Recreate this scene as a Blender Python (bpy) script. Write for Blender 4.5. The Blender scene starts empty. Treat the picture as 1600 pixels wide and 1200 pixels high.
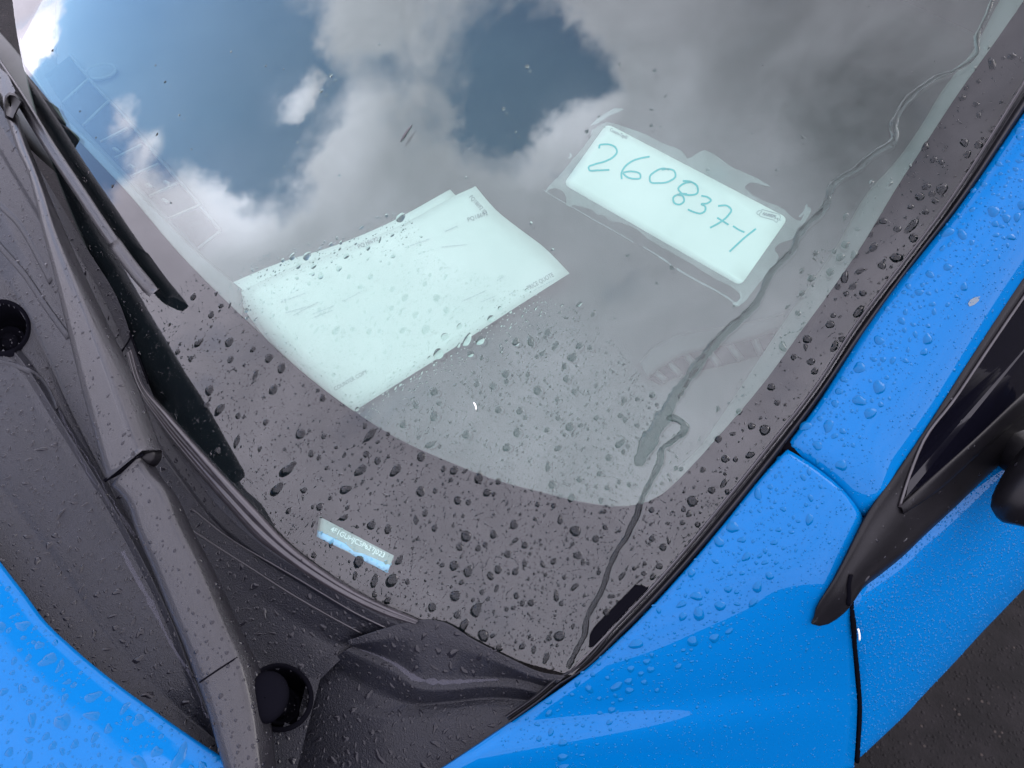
import bpy, math, random
import numpy as np
from mathutils import Vector, Matrix
from mathutils.geometry import delaunay_2d_cdt
from mathutils.bvhtree import BVHTree

random.seed(7)
RNG = np.random.default_rng(7)
SC = bpy.context.scene
COL = SC.collection

# ------------------------------------------------------------------ frames
# The windshield's own frame: s = across the car (towards the driver's side), t = up the slope, n = outward normal.
C30, S30 = math.cos(math.radians(30)), 0.5
BASE_Z = 1.05                                    # height of the middle of the view on the glass
CAM_L = np.array([0.35097, 0.01190, 0.72436])    # camera in (s, t, n)
AX = np.array([[0.70921, 0.60988, -0.35365],     # image right / down / forward axes, each as (s, t, n)
               [0.55401, -0.79236, -0.25542],
               [-0.43599, -0.01479, -0.89983]])
FPX, PCX, PCY = 1208.0, 800.0, 600.0             # focal length and centre of the 1600 x 1200 frame


def to_world(p):
    p = np.asarray(p, float)
    return np.stack([p[..., 0], p[..., 1] * C30 - p[..., 2] * S30, BASE_Z + p[..., 1] * S30 + p[..., 2] * C30], -1)


def dir_world(v):
    v = np.asarray(v, float)
    return np.stack([v[..., 0], v[..., 1] * C30 - v[..., 2] * S30, v[..., 1] * S30 + v[..., 2] * C30], -1)


CAM_W = to_world(CAM_L)

# ------------------------------------------------------------------ camera
cam = bpy.data.cameras.new('camera')
cam.sensor_fit = 'HORIZONTAL'
cam.sensor_width = 36.0
cam.lens = FPX / 1600.0 * 36.0
cam.clip_start, cam.clip_end = 0.02, 3000.0
cam_ob = bpy.data.objects.new('camera', cam)
COL.objects.link(cam_ob)
R_, D_, F_ = [dir_world(a) for a in AX]
R_ /= np.linalg.norm(R_); F_ /= np.linalg.norm(F_)
U_ = np.cross(R_, F_); U_ /= np.linalg.norm(U_); R_ = np.cross(F_, U_)
M = Matrix.Identity(4)
for i in range(3):
    M[i][0], M[i][1], M[i][2], M[i][3] = R_[i], U_[i], -F_[i], CAM_W[i]
cam_ob.matrix_world = M
SC.camera = cam_ob

# ------------------------------------------------------------------ light, sky, exposure
SUN_DIR = Vector((0.30, 0.76, 0.58)).normalized()
SUN_EL = math.asin(SUN_DIR.z)
SUN_AZ = math.atan2(SUN_DIR.x, SUN_DIR.y)
SC.view_settings.view_transform = 'Standard'
SC.view_settings.look = 'None'
SC.view_settings.exposure = 2.0
SC.view_settings.gamma = 1.0
SC.view_settings.use_curve_mapping = False
SC.cycles.use_denoising = True
SC.cycles.max_bounces = 12
SC.cycles.transmission_bounces = 10
SC.cycles.transparent_max_bounces = 16
SC.cycles.glossy_bounces = 5
SC.cycles.diffuse_bounces = 3
SC.cycles.blur_glossy = 0.3
SC.cycles.sample_clamp_indirect = 6.0

sun = bpy.data.lights.new('sun', 'SUN')
sun.energy = 0.5
sun.angle = math.radians(40)
sun.color = (1.0, 0.95, 0.88)
sun_ob = bpy.data.objects.new('sun', sun)
COL.objects.link(sun_ob)
sun_ob.rotation_euler = SUN_DIR.to_track_quat('Z', 'Y').to_euler()
sun_ob.location = (3, 3, 6)

# gaps of blue in the cloud cover, extra puffs, and lighter / darker banks: direction, angular radius, amount
HOLES = [(-0.949, -0.18, 0.26, 5.7, 0.95), (-0.912, -0.183, 0.367, 6.6, 1.0), (-0.859, -0.243, 0.45, 4.6, 0.75), (-0.806, -0.255, 0.535, 3.8, 0.7), (-0.869, -0.18, 0.46, 4.6, 0.7), (-0.583, -0.132, 0.802, 4.0, 0.85), (-0.637, -0.095, 0.765, 3.7, 0.7), (-0.573, -0.088, 0.815, 2.9, 0.5), (-0.903, -0.312, 0.297, 2.5, 0.6), (-0.791, -0.198, 0.579, 3.0, 0.3), (-0.702, -0.138, 0.699, 4.0, 0.42), (-0.762, -0.183, 0.622, 2.5, 0.25)]
PUFFS = [(-0.892, -0.26, 0.37, 2.3, 0.9), (-0.919, -0.24, 0.313, 1.8, 0.7), (-0.82, -0.208, 0.533, 1.4, 1.3), (-0.973, -0.155, 0.17, 1.7, 1.3), (-0.531, -0.135, 0.837, 1.7, 0.9), (-0.961, -0.218, 0.173, 2.6, 0.5)]
BANKS = [(-0.974, -0.152, 0.169, 1.7, 0.5), (-0.819, -0.208, 0.535, 1.3, 0.6), (-0.794, -0.315, 0.521, 3.1, 0.55), (-0.818, -0.335, 0.467, 3.1, 0.35), (-0.755, -0.252, 0.605, 2.8, 0.4), (-0.527, -0.134, 0.839, 2.0, 0.45), (-0.527, -0.172, 0.832, 2.3, 0.25), (-0.895, -0.253, 0.368, 2.5, 0.2), (-0.167, 0.036, 0.985, 9.2, -0.34), (-0.199, -0.035, 0.979, 3.9, -0.12), (-0.439, -0.068, 0.896, 5.2, -0.12), (-0.59, -0.21, 0.78, 5.1, -0.1), (-0.736, -0.152, 0.659, 5.5, -0.12), (-0.476, -0.663, 0.578, 16.3, 0.06), (0.008, -0.502, 0.865, 14.5, 0.1), (-0.808, -0.42, 0.413, 6.6, 0.12), (-0.268, -0.143, 0.953, 2.8, 0.1), (-0.431, -0.138, 0.892, 3.9, 0.1)]


class NT:
    def __init__(self, tree):
        self.t = tree
        self.t.nodes.clear()

    def n(self, kind, **kw):
        nd = self.t.nodes.new(kind)
        for k, v in kw.items():
            if k.startswith('_'):
                setattr(nd, k[1:], v)
        return nd

    def l(self, a, b):
        self.t.links.new(a, b)

    def put(self, sock, v):
        if hasattr(v, 'is_output'):
            self.l(v, sock)
        else:
            sock.default_value = v

    def math(self, op, a, b=0.0, c=None, clamp=False):
        nd = self.n('ShaderNodeMath', _operation=op, _use_clamp=clamp)
        self.put(nd.inputs[0], a); self.put(nd.inputs[1], b)
        if c is not None:
            self.put(nd.inputs[2], c)
        return nd.outputs[0]

    def vmath(self, op, a, b=(0, 0, 0)):
        nd = self.n('ShaderNodeVectorMath', _operation=op)
        self.put(nd.inputs[0], a); self.put(nd.inputs[1], b)
        return nd

    def ramp(self, v, a, b, c=0.0, d=1.0, kind='SMOOTHSTEP'):
        nd = self.n('ShaderNodeMapRange', _interpolation_type=kind)
        self.put(nd.inputs[0], v)
        for i, x in enumerate((a, b, c, d)):
            self.put(nd.inputs[i + 1], x)
        return nd.outputs[0]

    def noise(self, vec, scale, detail=6.0, rough=0.55, dist=0.0):
        nd = self.n('ShaderNodeTexNoise')
        if vec is not None:
            self.l(vec, nd.inputs['Vector'])
        nd.inputs['Scale'].default_value = scale
        nd.inputs['Detail'].default_value = detail
        nd.inputs['Roughness'].default_value = rough
        nd.inputs['Distortion'].default_value = dist
        return nd

    def mix(self, f, a, b, kind='MIX'):
        nd = self.n('ShaderNodeMix', _data_type='RGBA', _blend_type=kind)
        self.put(nd.inputs[0], f); self.put(nd.inputs[6], a); self.put(nd.inputs[7], b)
        return nd.outputs[2]


CLOUD_COL = (0.95, 0.90, 1.05, 1.0)
CLOUD_GAIN = 6.8
SKY_STRENGTH = 0.12

wd = bpy.data.worlds.new('World')
SC.world = wd
wd.use_nodes = True
g = NT(wd.node_tree)
tc = g.n('ShaderNodeTexCoord')
dirv = g.vmath('NORMALIZE', tc.outputs['Generated']).outputs[0]
sky = g.n('ShaderNodeTexSky', _sky_type='NISHITA', _sun_disc=False, _sun_elevation=SUN_EL, _sun_rotation=SUN_AZ,
          _air_density=1.0, _dust_density=0.6, _ozone_density=1.5)
wn = g.noise(dirv, 5.0, 5, 0.6)
wv = g.vmath('SUBTRACT', wn.outputs['Color'], (0.5, 0.5, 0.5)).outputs[0]
sc_ = g.n('ShaderNodeVectorMath', _operation='SCALE'); g.l(wv, sc_.inputs[0]); sc_.inputs['Scale'].default_value = 0.22
wdir = g.vmath('NORMALIZE', g.vmath('ADD', dirv, sc_.outputs[0]).outputs[0]).outputs[0]
sc2 = g.n('ShaderNodeVectorMath', _operation='SCALE'); g.l(wv, sc2.inputs[0]); sc2.inputs['Scale'].default_value = 0.09
bdir = g.vmath('NORMALIZE', g.vmath('ADD', dirv, sc2.outputs[0]).outputs[0]).outputs[0]


def blob_sum(lst, sign=1.0, src=None):
    tot = None
    for x, y, z, r, w in lst:
        ln = math.sqrt(x * x + y * y + z * z)
        dp = g.vmath('DOT_PRODUCT', src or wdir, (x / ln, y / ln, z / ln)).outputs['Value']
        v = g.ramp(dp, math.cos(math.radians(r * 1.9)), math.cos(math.radians(r * 0.15)), 0.0, w * sign * 1.1)
        tot = v if tot is None else g.math('ADD', tot, v)
    return tot


cn = g.noise(dirv, 7.0, 7, 0.60, 0.25)
cov = g.math('MULTIPLY_ADD', cn.outputs['Fac'], 2.3, -0.02)
cov = g.math('ADD', cov, blob_sum(HOLES, -1.0))
cov = g.math('ADD', cov, blob_sum(PUFFS))
cover = g.ramp(cov, 0.02, 0.98, 0.10, 1.0)
bn = g.noise(dirv, 7.0, 7, 0.60, 0.4)
lum = g.ramp(bn.outputs['Fac'], 0.30, 0.70, 0.72, 1.14, 'LINEAR')
lum = g.math('ADD', lum, blob_sum(BANKS, 1.0, bdir))
thin = g.ramp(cov, 0.60, 1.25, 0.14, 0.0)               # thin cloud edges let more light through
lum = g.math('ADD', lum, thin)
lum = g.math('MAXIMUM', lum, 0.35)
lum = g.math('MULTIPLY', lum, CLOUD_GAIN)
ccol = g.n('ShaderNodeVectorMath', _operation='SCALE'); ccol.inputs[0].default_value = CLOUD_COL[:3]; g.l(lum, ccol.inputs['Scale'])
blue = g.mix(1.0, sky.outputs[0], (0.74, 0.98, 1.22, 1), 'MULTIPLY')
mx = g.mix(cover, blue, ccol.outputs[0])
bg = g.n('ShaderNodeBackground'); g.l(mx, bg.inputs[0]); bg.inputs[1].default_value = SKY_STRENGTH
ow = g.n('ShaderNodeOutputWorld'); g.l(bg.outputs[0], ow.inputs[0])


# ------------------------------------------------------------------ materials
def new_mat(name):
    m = bpy.data.materials.new(name)
    m.use_nodes = True
    return m, NT(m.node_tree)


def principled(name, col, rough=0.5, coat=0.0, coat_rough=0.03, spec=0.5, bump=None, grain=0.0, grain_scale=60.0, ior=1.5):
    m, k = new_mat(name)
    b = k.n('ShaderNodeBsdfPrincipled')
    o = k.n('ShaderNodeOutputMaterial'); k.l(b.outputs[0], o.inputs[0])
    b.inputs['Base Color'].default_value = (*col, 1)
    b.inputs['Roughness'].default_value = rough
    b.inputs['Coat Weight'].default_value = coat
    b.inputs['Coat Roughness'].default_value = coat_rough
    b.inputs['Specular IOR Level'].default_value = spec
    b.inputs['IOR'].default_value = ior
    tcd = k.n('ShaderNodeTexCoord')
    if grain:
        nz = k.noise(tcd.outputs['Object'], grain_scale, 5, 0.6)
        f = k.ramp(nz.outputs['Fac'], 0.3, 0.7, 1.0 - grain, 1.0 + grain, 'LINEAR')
        sc = k.n('ShaderNodeVectorMath', _operation='SCALE'); sc.inputs[0].default_value = col; k.l(f, sc.inputs['Scale'])
        k.l(sc.outputs[0], b.inputs['Base Color'])
    if bump:
        scale, strength, dist = bump
        nz = k.noise(tcd.outputs['Object'], scale, 3, 0.6)
        bp = k.n('ShaderNodeBump'); bp.inputs['Strength'].default_value = strength; bp.inputs['Distance'].default_value = dist
        k.l(nz.outputs['Fac'], bp.inputs['Height']); k.l(bp.outputs[0], b.inputs['Normal'])
    return m


def glass_mat(name, tint):
    """One face of a thin flat pane: mirror reflection by Fresnel, the rest passes straight on, tinted."""
    m, k = new_mat(name)
    geo = k.n('ShaderNodeNewGeometry')
    ior = k.math('MULTIPLY_ADD', geo.outputs['Backfacing'], -(1.58 - 1 / 1.58), 1.58)
    fr = k.n('ShaderNodeFresnel'); k.l(ior, fr.inputs['IOR'])
    tr = k.n('ShaderNodeBsdfTransparent'); tr.inputs[0].default_value = (*tint, 1)
    gl = k.n('ShaderNodeBsdfGlossy'); gl.inputs['Roughness'].default_value = 0.0; gl.inputs[0].default_value = (1, 1, 1, 1)
    mix = k.n('ShaderNodeMixShader'); k.l(fr.outputs[0], mix.inputs[0]); k.l(tr.outputs[0], mix.inputs[1]); k.l(gl.outputs[0], mix.inputs[2])
    o = k.n('ShaderNodeOutputMaterial'); k.l(mix.outputs[0], o.inputs[0])
    return m


def simple_bsdf(name, node, **inp):
    m, k = new_mat(name)
    b = k.n(node)
    for a, v in inp.items():
        b.inputs[a].default_value = v
    o = k.n('ShaderNodeOutputMaterial'); k.l(b.outputs[0], o.inputs[0])
    return m


def film_mat(name, alpha, col):
    m, k = new_mat(name)
    d = k.n('ShaderNodeBsdfDiffuse'); d.inputs[0].default_value = (*col, 1)
    tr = k.n('ShaderNodeBsdfTransparent')
    mix = k.n('ShaderNodeMixShader')
    tcd = k.n('ShaderNodeTexCoord')
    nz = k.noise(tcd.outputs['Object'], 35, 4, 0.6)
    f = k.ramp(nz.outputs['Fac'], 0.3, 0.7, alpha * 0.75, alpha * 1.25, 'LINEAR')
    k.l(f, mix.inputs[0]); k.l(tr.outputs[0], mix.inputs[1]); k.l(d.outputs[0], mix.inputs[2])
    o = k.n('ShaderNodeOutputMaterial'); k.l(mix.outputs[0], o.inputs[0])
    return m


def asphalt_mat():
    m, k = new_mat('asphalt')
    b = k.n('ShaderNodeBsdfPrincipled')
    o = k.n('ShaderNodeOutputMaterial'); k.l(b.outputs[0], o.inputs[0])
    tcd = k.n('ShaderNodeTexCoord')
    v = k.n('ShaderNodeTexVoronoi'); v.inputs['Scale'].default_value = 90; k.l(tcd.outputs['Object'], v.inputs['Vector'])
    sep = k.n('ShaderNodeSeparateColor'); k.l(v.outputs['Color'], sep.inputs[0])
    pale = k.ramp(sep.outputs[0], 0.90, 0.98)
    near = k.ramp(v.outputs['Distance'], 0.15, 0.4, 1.0, 0.0)
    f = k.math('MULTIPLY', pale, near)
    nz = k.noise(tcd.outputs['Object'], 9, 6, 0.7)
    base = k.mix(k.ramp(nz.outputs['Fac'], 0.35, 0.7), (0.0035, 0.0031, 0.0035, 1), (0.0085, 0.0074, 0.0082, 1))
    c = k.mix(f, base, (0.035, 0.029, 0.026, 1))
    k.l(c, b.inputs['Base Color'])
    b.inputs['Roughness'].default_value = 0.75
    b.inputs['Specular IOR Level'].default_value = 0.12
    n2 = k.noise(tcd.outputs['Object'], 130, 4, 0.7)
    h = k.math('ADD', k.math('MULTIPLY', n2.outputs['Fac'], 0.6), k.math('MULTIPLY', near, 0.5))
    bp = k.n('ShaderNodeBump'); bp.inputs['Strength'].default_value = 0.8; bp.inputs['Distance'].default_value = 0.004
    k.l(h, bp.inputs['Height']); k.l(bp.outputs[0], b.inputs['Normal'])
    return m


TINT = (0.775, 0.875, 0.845)
MAT = dict(
    glass=glass_mat('windshield_glass', TINT),
    water=simple_bsdf('water', 'ShaderNodeBsdfGlass', IOR=1.33, Roughness=0.0, Color=(1, 1, 1, 1)),
    water_base=simple_bsdf('water_contact', 'ShaderNodeBsdfRefraction', IOR=1.33, Roughness=0.0, Color=(TINT[0] * 0.94, TINT[1] * 0.94, TINT[2] * 0.94, 1)),
    frit=principled('black_ceramic', (0.006, 0.007, 0.009), 0.9, spec=0.0),
    paint=principled('blue_paint', (0.0, 0.089, 0.266), 0.45, coat=0.34, coat_rough=0.012, spec=0.0, grain=0.05, grain_scale=900),
    plastic=principled('black_textured_plastic', (0.0042, 0.0048, 0.0085), 0.40, coat=0.10, coat_rough=0.10, spec=0.27, bump=(650, 0.9, 0.0016), grain=0.25, grain_scale=25),
    arm=principled('black_wiper_plastic', (0.008, 0.0078, 0.010), 0.34, coat=0.25, coat_rough=0.1, spec=0.36, bump=(800, 0.7, 0.0012), grain=0.2, grain_scale=40),
    rubber=principled('black_rubber', (0.005, 0.005, 0.007), 0.45, spec=0.3, bump=(500, 0.3, 0.0006), grain=0.3, grain_scale=60),
    rubber_wet=principled('wet_rubber_lip', (0.020, 0.018, 0.021), 0.28, spec=0.4, coat=0.4, coat_rough=0.06, bump=(260, 0.2, 0.0006), grain=0.3, grain_scale=60),
    gloss_black=principled('gloss_black', (0.006, 0.006, 0.009), 0.12, coat=0.3),
    satin_black=principled('satin_black', (0.004, 0.0038, 0.005), 0.4, spec=0.18, bump=(700, 0.2, 0.0004), grain=0.3, grain_scale=30),
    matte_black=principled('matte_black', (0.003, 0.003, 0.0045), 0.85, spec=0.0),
    side_glass=principled('dark_side_glass', (0.002, 0.002, 0.004), 0.06, spec=0.2),
    dash=principled('dashboard_plastic', (0.036, 0.038, 0.040), 0.6, bump=(700, 0.3, 0.0008), grain=0.15, grain_scale=8),
    dash_light=principled('grey_interior_trim', (0.072, 0.076, 0.074), 0.6, grain=0.08, grain_scale=20),
    cabin=principled('dark_cabin', (0.012, 0.012, 0.014), 0.9, spec=0.1),
    paper=principled('white_paper', (0.495, 0.495, 0.475), 0.8, spec=0.1, grain=0.015, grain_scale=12),
    tag=principled('white_label', (0.50, 0.50, 0.48), 0.6, spec=0.2, grain=0.012, grain_scale=15),
    ink=principled('grey_print', (0.17, 0.19, 0.20), 0.8, spec=0.1),
    ink_faint=principled('faint_grey_print', (0.36, 0.38, 0.385), 0.8, spec=0.1),
    ink_dark=principled('dark_print', (0.10, 0.11, 0.12), 0.8, spec=0.1),
    marker=principled('green_marker', (0.01, 0.30, 0.31), 0.7, spec=0.1),
    film=film_mat('adhesive_film', 0.2, (0.40, 0.42, 0.41)),
    film_edge=film_mat('adhesive_film_edge', 0.24, (0.48, 0.5, 0.5)),
    drop_on_paint=principled('water_on_blue_paint', (0.0, 0.076, 0.215), 0.0, spec=0.3, ior=1.33),
    drop_on_black=principled('water_on_black_plastic', (0.009, 0.009, 0.012), 0.0, ior=1.33),
    vin_plate=principled('vin_plate', (0.24, 0.27, 0.26), 0.5, grain=0.2, grain_scale=60),
    vin_edge=principled('vin_plate_edge', (0.18, 0.46, 0.80), 0.4, grain=0.2, grain_scale=80),
    vin_text=principled('vin_text', (0.85, 0.86, 0.85), 0.6),
    dirt=principled('white_bird_dirt', (0.7, 0.7, 0.66), 0.8),
    scuff_shine=film_mat('pale_scuffed_highlight', 0.16, (0.16, 0.16, 0.20)),
    smear=principled('dried_smear', (0.10, 0.13, 0.16), 0.8),
    twig=principled('twig', (0.05, 0.05, 0.055), 0.8, grain=0.3, grain_scale=300),
    asphalt=asphalt_mat(),
)

# ------------------------------------------------------------------ helpers: points on surfaces
S_BEND, R_BEND = -0.2, 8.0


def bend(s):
    return -(s - S_BEND) ** 2 / (2 * R_BEND)


def ray_l(px, py):
    """direction in the (s, t, n) frame of the line of sight through a point of the 1600 x 1200 photograph"""
    return (np.asarray(px, float)[..., None] - PCX) * AX[0] + (np.asarray(py, float)[..., None] - PCY) * AX[1] + FPX * AX[2]


def on_h(pts, h=0.0):
    """points lying h above the (bent) windshield surface"""
    pts = np.asarray(pts, float)
    d = ray_l(pts[:, 0], pts[:, 1])
    h = np.broadcast_to(np.asarray(h, float), (len(pts),))
    k = (h - CAM_L[2]) / d[:, 2]
    for _ in range(30):
        s = CAM_L[0] + k * d[:, 0]
        k = (h + bend(s) - CAM_L[2]) / d[:, 2]
    return CAM_L + k[:, None] * d


def H(pts, h=0.0):
    return to_world(on_h(pts, h))


def ST(pts):
    return on_h(pts, 0.0)[:, :2]


def glass_pt(st, h=0.0):
    st = np.asarray(st, float)
    return to_world(np.stack([st[:, 0], st[:, 1], bend(st[:, 0]) + h], -1))


def Z(pts, z):
    """points at height z above the ground"""
    pts = np.asarray(pts, float)
    d = dir_world(ray_l(pts[:, 0], pts[:, 1]))
    k = (np.broadcast_to(np.asarray(z, float), (len(pts),)) - CAM_W[2]) / d[:, 2]
    return CAM_W + k[:, None] * d


def to_px(P):
    """photograph coordinates of world points"""
    P = np.asarray(P, float) - CAM_W
    x, y, z = P @ R_, -(P @ U_), P @ F_
    return np.stack([PCX + FPX * x / z, PCY + FPX * y / z], -1)


def resample(P, N, smooth=True):
    P = np.asarray(P, float)
    seg = np.linalg.norm(np.diff(P, axis=0), axis=1)
    u = np.concatenate([[0], np.cumsum(seg)])
    q = np.linspace(0, u[-1], N)
    if not smooth or len(P) < 3:
        return np.stack([np.interp(q, u, P[:, i]) for i in range(P.shape[1])], -1)
    return hermite(P, u, q)


def hermite(P, u, q):
    m = np.zeros_like(P)
    du = np.diff(u)
    sl = np.diff(P, axis=0) / np.maximum(du, 1e-9)[:, None]
    m[1:-1] = (sl[:-1] * du[1:, None] + sl[1:] * du[:-1, None]) / (du[:-1] + du[1:])[:, None]
    m[0], m[-1] = sl[0], sl[-1]
    i = np.clip(np.searchsorted(u, q, side='right') - 1, 0, len(du) - 1)
    h = du[i]
    x = ((q - u[i]) / h)[:, None]
    h = h[:, None]
    return ((2 * x**3 - 3 * x**2 + 1) * P[i] + (x**3 - 2 * x**2 + x) * h * m[i] + (-2 * x**3 + 3 * x**2) * P[i + 1] + (x**3 - x**2) * h * m[i + 1])


def loft(rails, N=40, sub=4, smooth=True, along_smooth=True):
    """grid of points over rails: N along, sub steps between neighbouring rails"""
    A = np.stack([resample(r, N, along_smooth) for r in rails])       # R,N,3
    if sub <= 1:
        return A
    R = len(rails)
    u = np.arange(R, dtype=float)
    q = np.linspace(0, R - 1, (R - 1) * sub + 1)
    if smooth and R > 2:
        flat = A.reshape(R, -1)
        return hermite(flat, u, q).reshape(len(q), N, 3)
    out = []
    for x in q:
        i = min(int(x), R - 2)
        f = x - i
        out.append(A[i] * (1 - f) + A[i + 1] * f)
    return np.stack(out)


def grid_faces(R, N, closed=False):
    F = []
    for i in range(R if closed else R - 1):
        j = (i + 1) % R
        for k in range(N - 1):
            F.append((i * N + k, i * N + k + 1, j * N + k + 1, j * N + k))
    return F


def face_camera(V, F):
    """turn the faces outwards: by volume when the mesh is closed, else so that the sheet's outside looks at the open air"""
    V = np.asarray(V, float)
    ed = {}
    for f in F:
        for a, b in zip(f, f[1:] + f[:1]):
            k = (a, b) if a < b else (b, a)
            ed[k] = ed.get(k, 0) + 1
    tot = 0.0
    if all(v == 2 for v in ed.values()):
        c = V.mean(0)
        for f in F:
            for i in range(1, len(f) - 1):
                tot += float((V[f[0]] - c) @ np.cross(V[f[i]] - c, V[f[i + 1]] - c))
    else:
        for f in F[:: max(1, len(F) // 200)]:
            a, b, c = V[f[0]], V[f[1]], V[f[2]]
            nrm = np.cross(b - a, c - a)
            l = np.linalg.norm(nrm)
            if l > 1e-14:
                tot += float(nrm @ (CAM_W - a)) / l
    return F if tot >= 0 else [tuple(reversed(f)) for f in F]


ORIGIN = {}
SOLID = {}


def make(name, V, F, mat, parent=None, smooth=True, thick=0.0, mats=None, fmat=None, orient=True, keep=None):
    V = np.asarray(V, float)
    F = [tuple(int(i) for i in f) for f in F]
    if orient:
        F = face_camera(V, F)
    c = (V.min(0) + V.max(0)) / 2
    me = bpy.data.meshes.new(name)
    me.from_pydata([tuple(v) for v in (V - c)], [], [tuple(int(i) for i in f) for f in F])
    for m in (mats or [mat]):
        me.materials.append(MAT[m] if isinstance(m, str) else m)
    if fmat is not None:
        me.polygons.foreach_set('material_index', fmat)
    me.polygons.foreach_set('use_smooth', [smooth] * len(me.polygons))
    me.update()
    ob = bpy.data.objects.new(name, me)
    COL.objects.link(ob)
    ORIGIN[ob] = c
    ob.location = c if parent is None else c - ORIGIN[parent]
    if parent is not None:
        ob.parent = parent
    if thick:
        md = ob.modifiers.new('thickness', 'SOLIDIFY')
        md.thickness, md.offset, md.use_even_offset = thick, -1.0, False
    if keep is not None:
        keep.append((V, F, name))
    return ob


def label(ob, text, cat, group=None, kind=None):
    ob['label'] = text
    if cat:
        ob['category'] = cat
    if group:
        ob['group'] = group
    if kind:
        ob['kind'] = kind
    return ob


def tube(path, radius, nseg=8, flat=1.0, up=None):
    """round bar along a path; radius may vary"""
    P = np.asarray(path, float)
    r = np.broadcast_to(np.asarray(radius, float), (len(P),))
    T = np.gradient(P, axis=0)
    T /= np.linalg.norm(T, axis=1)[:, None] + 1e-12
    up = np.array(dir_world([0, 0, 1]) if up is None else up, float)
    V, F = [], []
    for p, t_, rr in zip(P, T, r):
        b = np.cross(t_, up); b /= np.linalg.norm(b) + 1e-12
        nn = np.cross(b, t_)
        for k in range(nseg):
            a = math.tau * k / nseg
            V.append(p + b * math.cos(a) * rr + nn * math.sin(a) * rr * flat)
    n = len(P)
    for i in range(n - 1):
        for k in range(nseg):
            k2 = (k + 1) % nseg
            F.append((i * nseg + k, i * nseg + k2, (i + 1) * nseg + k2, (i + 1) * nseg + k))
    F.append(tuple(range(nseg))[::-1])
    F.append(tuple((n - 1) * nseg + k for k in range(nseg)))
    # outward check
    V = np.array(V)
    f = F[0]
    nrm = np.cross(V[f[1]] - V[f[0]], V[f[2]] - V[f[0]])
    if nrm @ (V[f[0]] - P[0]) < 0:
        F = [tuple(reversed(q)) for q in F]
    return V, F


def cdt(outer, holes=(), step=0.05, keep_holes=False):
    """triangulated sheet in the plane: outline, holes, and a grid of inner points so that it can be bent"""
    pts, faces = [], []
    def add(poly):
        b = len(pts)
        q = np.asarray(poly, float)
        if np.sum(q[:, 0] * np.roll(q[:, 1], -1) - np.roll(q[:, 0], -1) * q[:, 1]) < 0:
            poly = q[::-1]
        pts.extend(Vector((float(x), float(y))) for x, y in poly)
        faces.append(list(range(b, b + len(poly))))
    add(outer)
    for h in holes:
        add(h)
    o = np.asarray(outer)
    (x0, y0), (x1, y1) = o.min(0), o.max(0)
    for x in np.arange(x0 + step / 2, x1, step):
        for y in np.arange(y0 + step / 2, y1, step):
            pts.append(Vector((float(x), float(y))))
    r = delaunay_2d_cdt(pts, [], faces, 0, 1e-7, True)
    V = np.array([tuple(v) for v in r[0]])
    F = [tuple(f) for f, of in zip(r[2], r[5]) if 0 in of and len(of) == 1]
    used = sorted({i for f in F for i in f})
    mp = {v: i for i, v in enumerate(used)}
    return V[used], [tuple(mp[i] for i in f) for f in F]


def inside(poly, P):
    """which points lie in a polygon"""
    poly = np.asarray(poly, float); P = np.asarray(P, float)
    x, y = P[:, 0], P[:, 1]
    res = np.zeros(len(P), bool)
    j = len(poly) - 1
    for i in range(len(poly)):
        xi, yi = poly[i]; xj, yj = poly[j]
        c = ((yi > y) != (yj > y))
        with np.errstate(divide='ignore', invalid='ignore'):
            res ^= c & (x < (xj - xi) * (y - yi) / (yj - yi) + xi)
        j = i
    return res


def ribbon(px, width_px, place, closed=False, N=None):
    """flat stroke: a polyline in photograph coordinates widened and laid on a surface by place()"""
    P = np.asarray(px, float)
    P = resample(P, N or max(6, len(P) * 5))
    T = np.gradient(P, axis=0); T /= np.linalg.norm(T, axis=1)[:, None] + 1e-9
    Nn = np.stack([-T[:, 1], T[:, 0]], -1)
    w = np.broadcast_to(np.asarray(width_px, float), (len(P),))[:, None] / 2
    A, B = place(P + Nn * w), place(P - Nn * w)
    V = np.concatenate([A, B]); n = len(P)
    return V, [(i, i + 1, n + i + 1, n + i) for i in range(n - 1)]


def merge(parts):
    V, F = [], []
    b = 0
    for v, f in parts:
        V.append(np.asarray(v)); F.extend(tuple(i + b for i in q) for q in f); b += len(v)
    return np.concatenate(V), F


def text_mesh(body):
    cu = bpy.data.curves.new('lettering', 'FONT')
    cu.body = body; cu.size = 1.0; cu.resolution_u = 3
    ob = bpy.data.objects.new('lettering', cu)
    COL.objects.link(ob)
    me = bpy.data.meshes.new_from_object(ob.evaluated_get(bpy.context.evaluated_depsgraph_get()))
    V = np.array([v.co[:2] for v in me.vertices]); F = [tuple(p.vertices) for p in me.polygons]
    bpy.data.objects.remove(ob); bpy.data.curves.remove(cu); bpy.data.meshes.remove(me)
    V[:, 0] -= V[:, 0].min()
    V[:, 0] /= V[:, 0].max()
    V[:, 1] /= 0.70
    return V, F


def text_on(body, a, b, height, place, skew=0.0):
    """lettering along the baseline a-b, letters `height` tall, given in photograph coordinates"""
    V, F = text_mesh(body)
    a, b = np.array(a, float), np.array(b, float)
    e = b - a
    nrm = np.array([e[1], -e[0]]) / np.linalg.norm(e)
    P = a + V[:, :1] * e + V[:, 1:] * (nrm * height + e / np.linalg.norm(e) * skew)
    return place(P), F

# ================================================================== the ground
n_ = 80
gv = [(-400, -400, 0), (400, -400, 0), (400, 400, 0), (-400, 400, 0)]
ground = make('asphalt_ground', gv, [(0, 1, 2, 3)], 'asphalt', smooth=False, orient=False)
ground['kind'] = 'structure'

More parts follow.
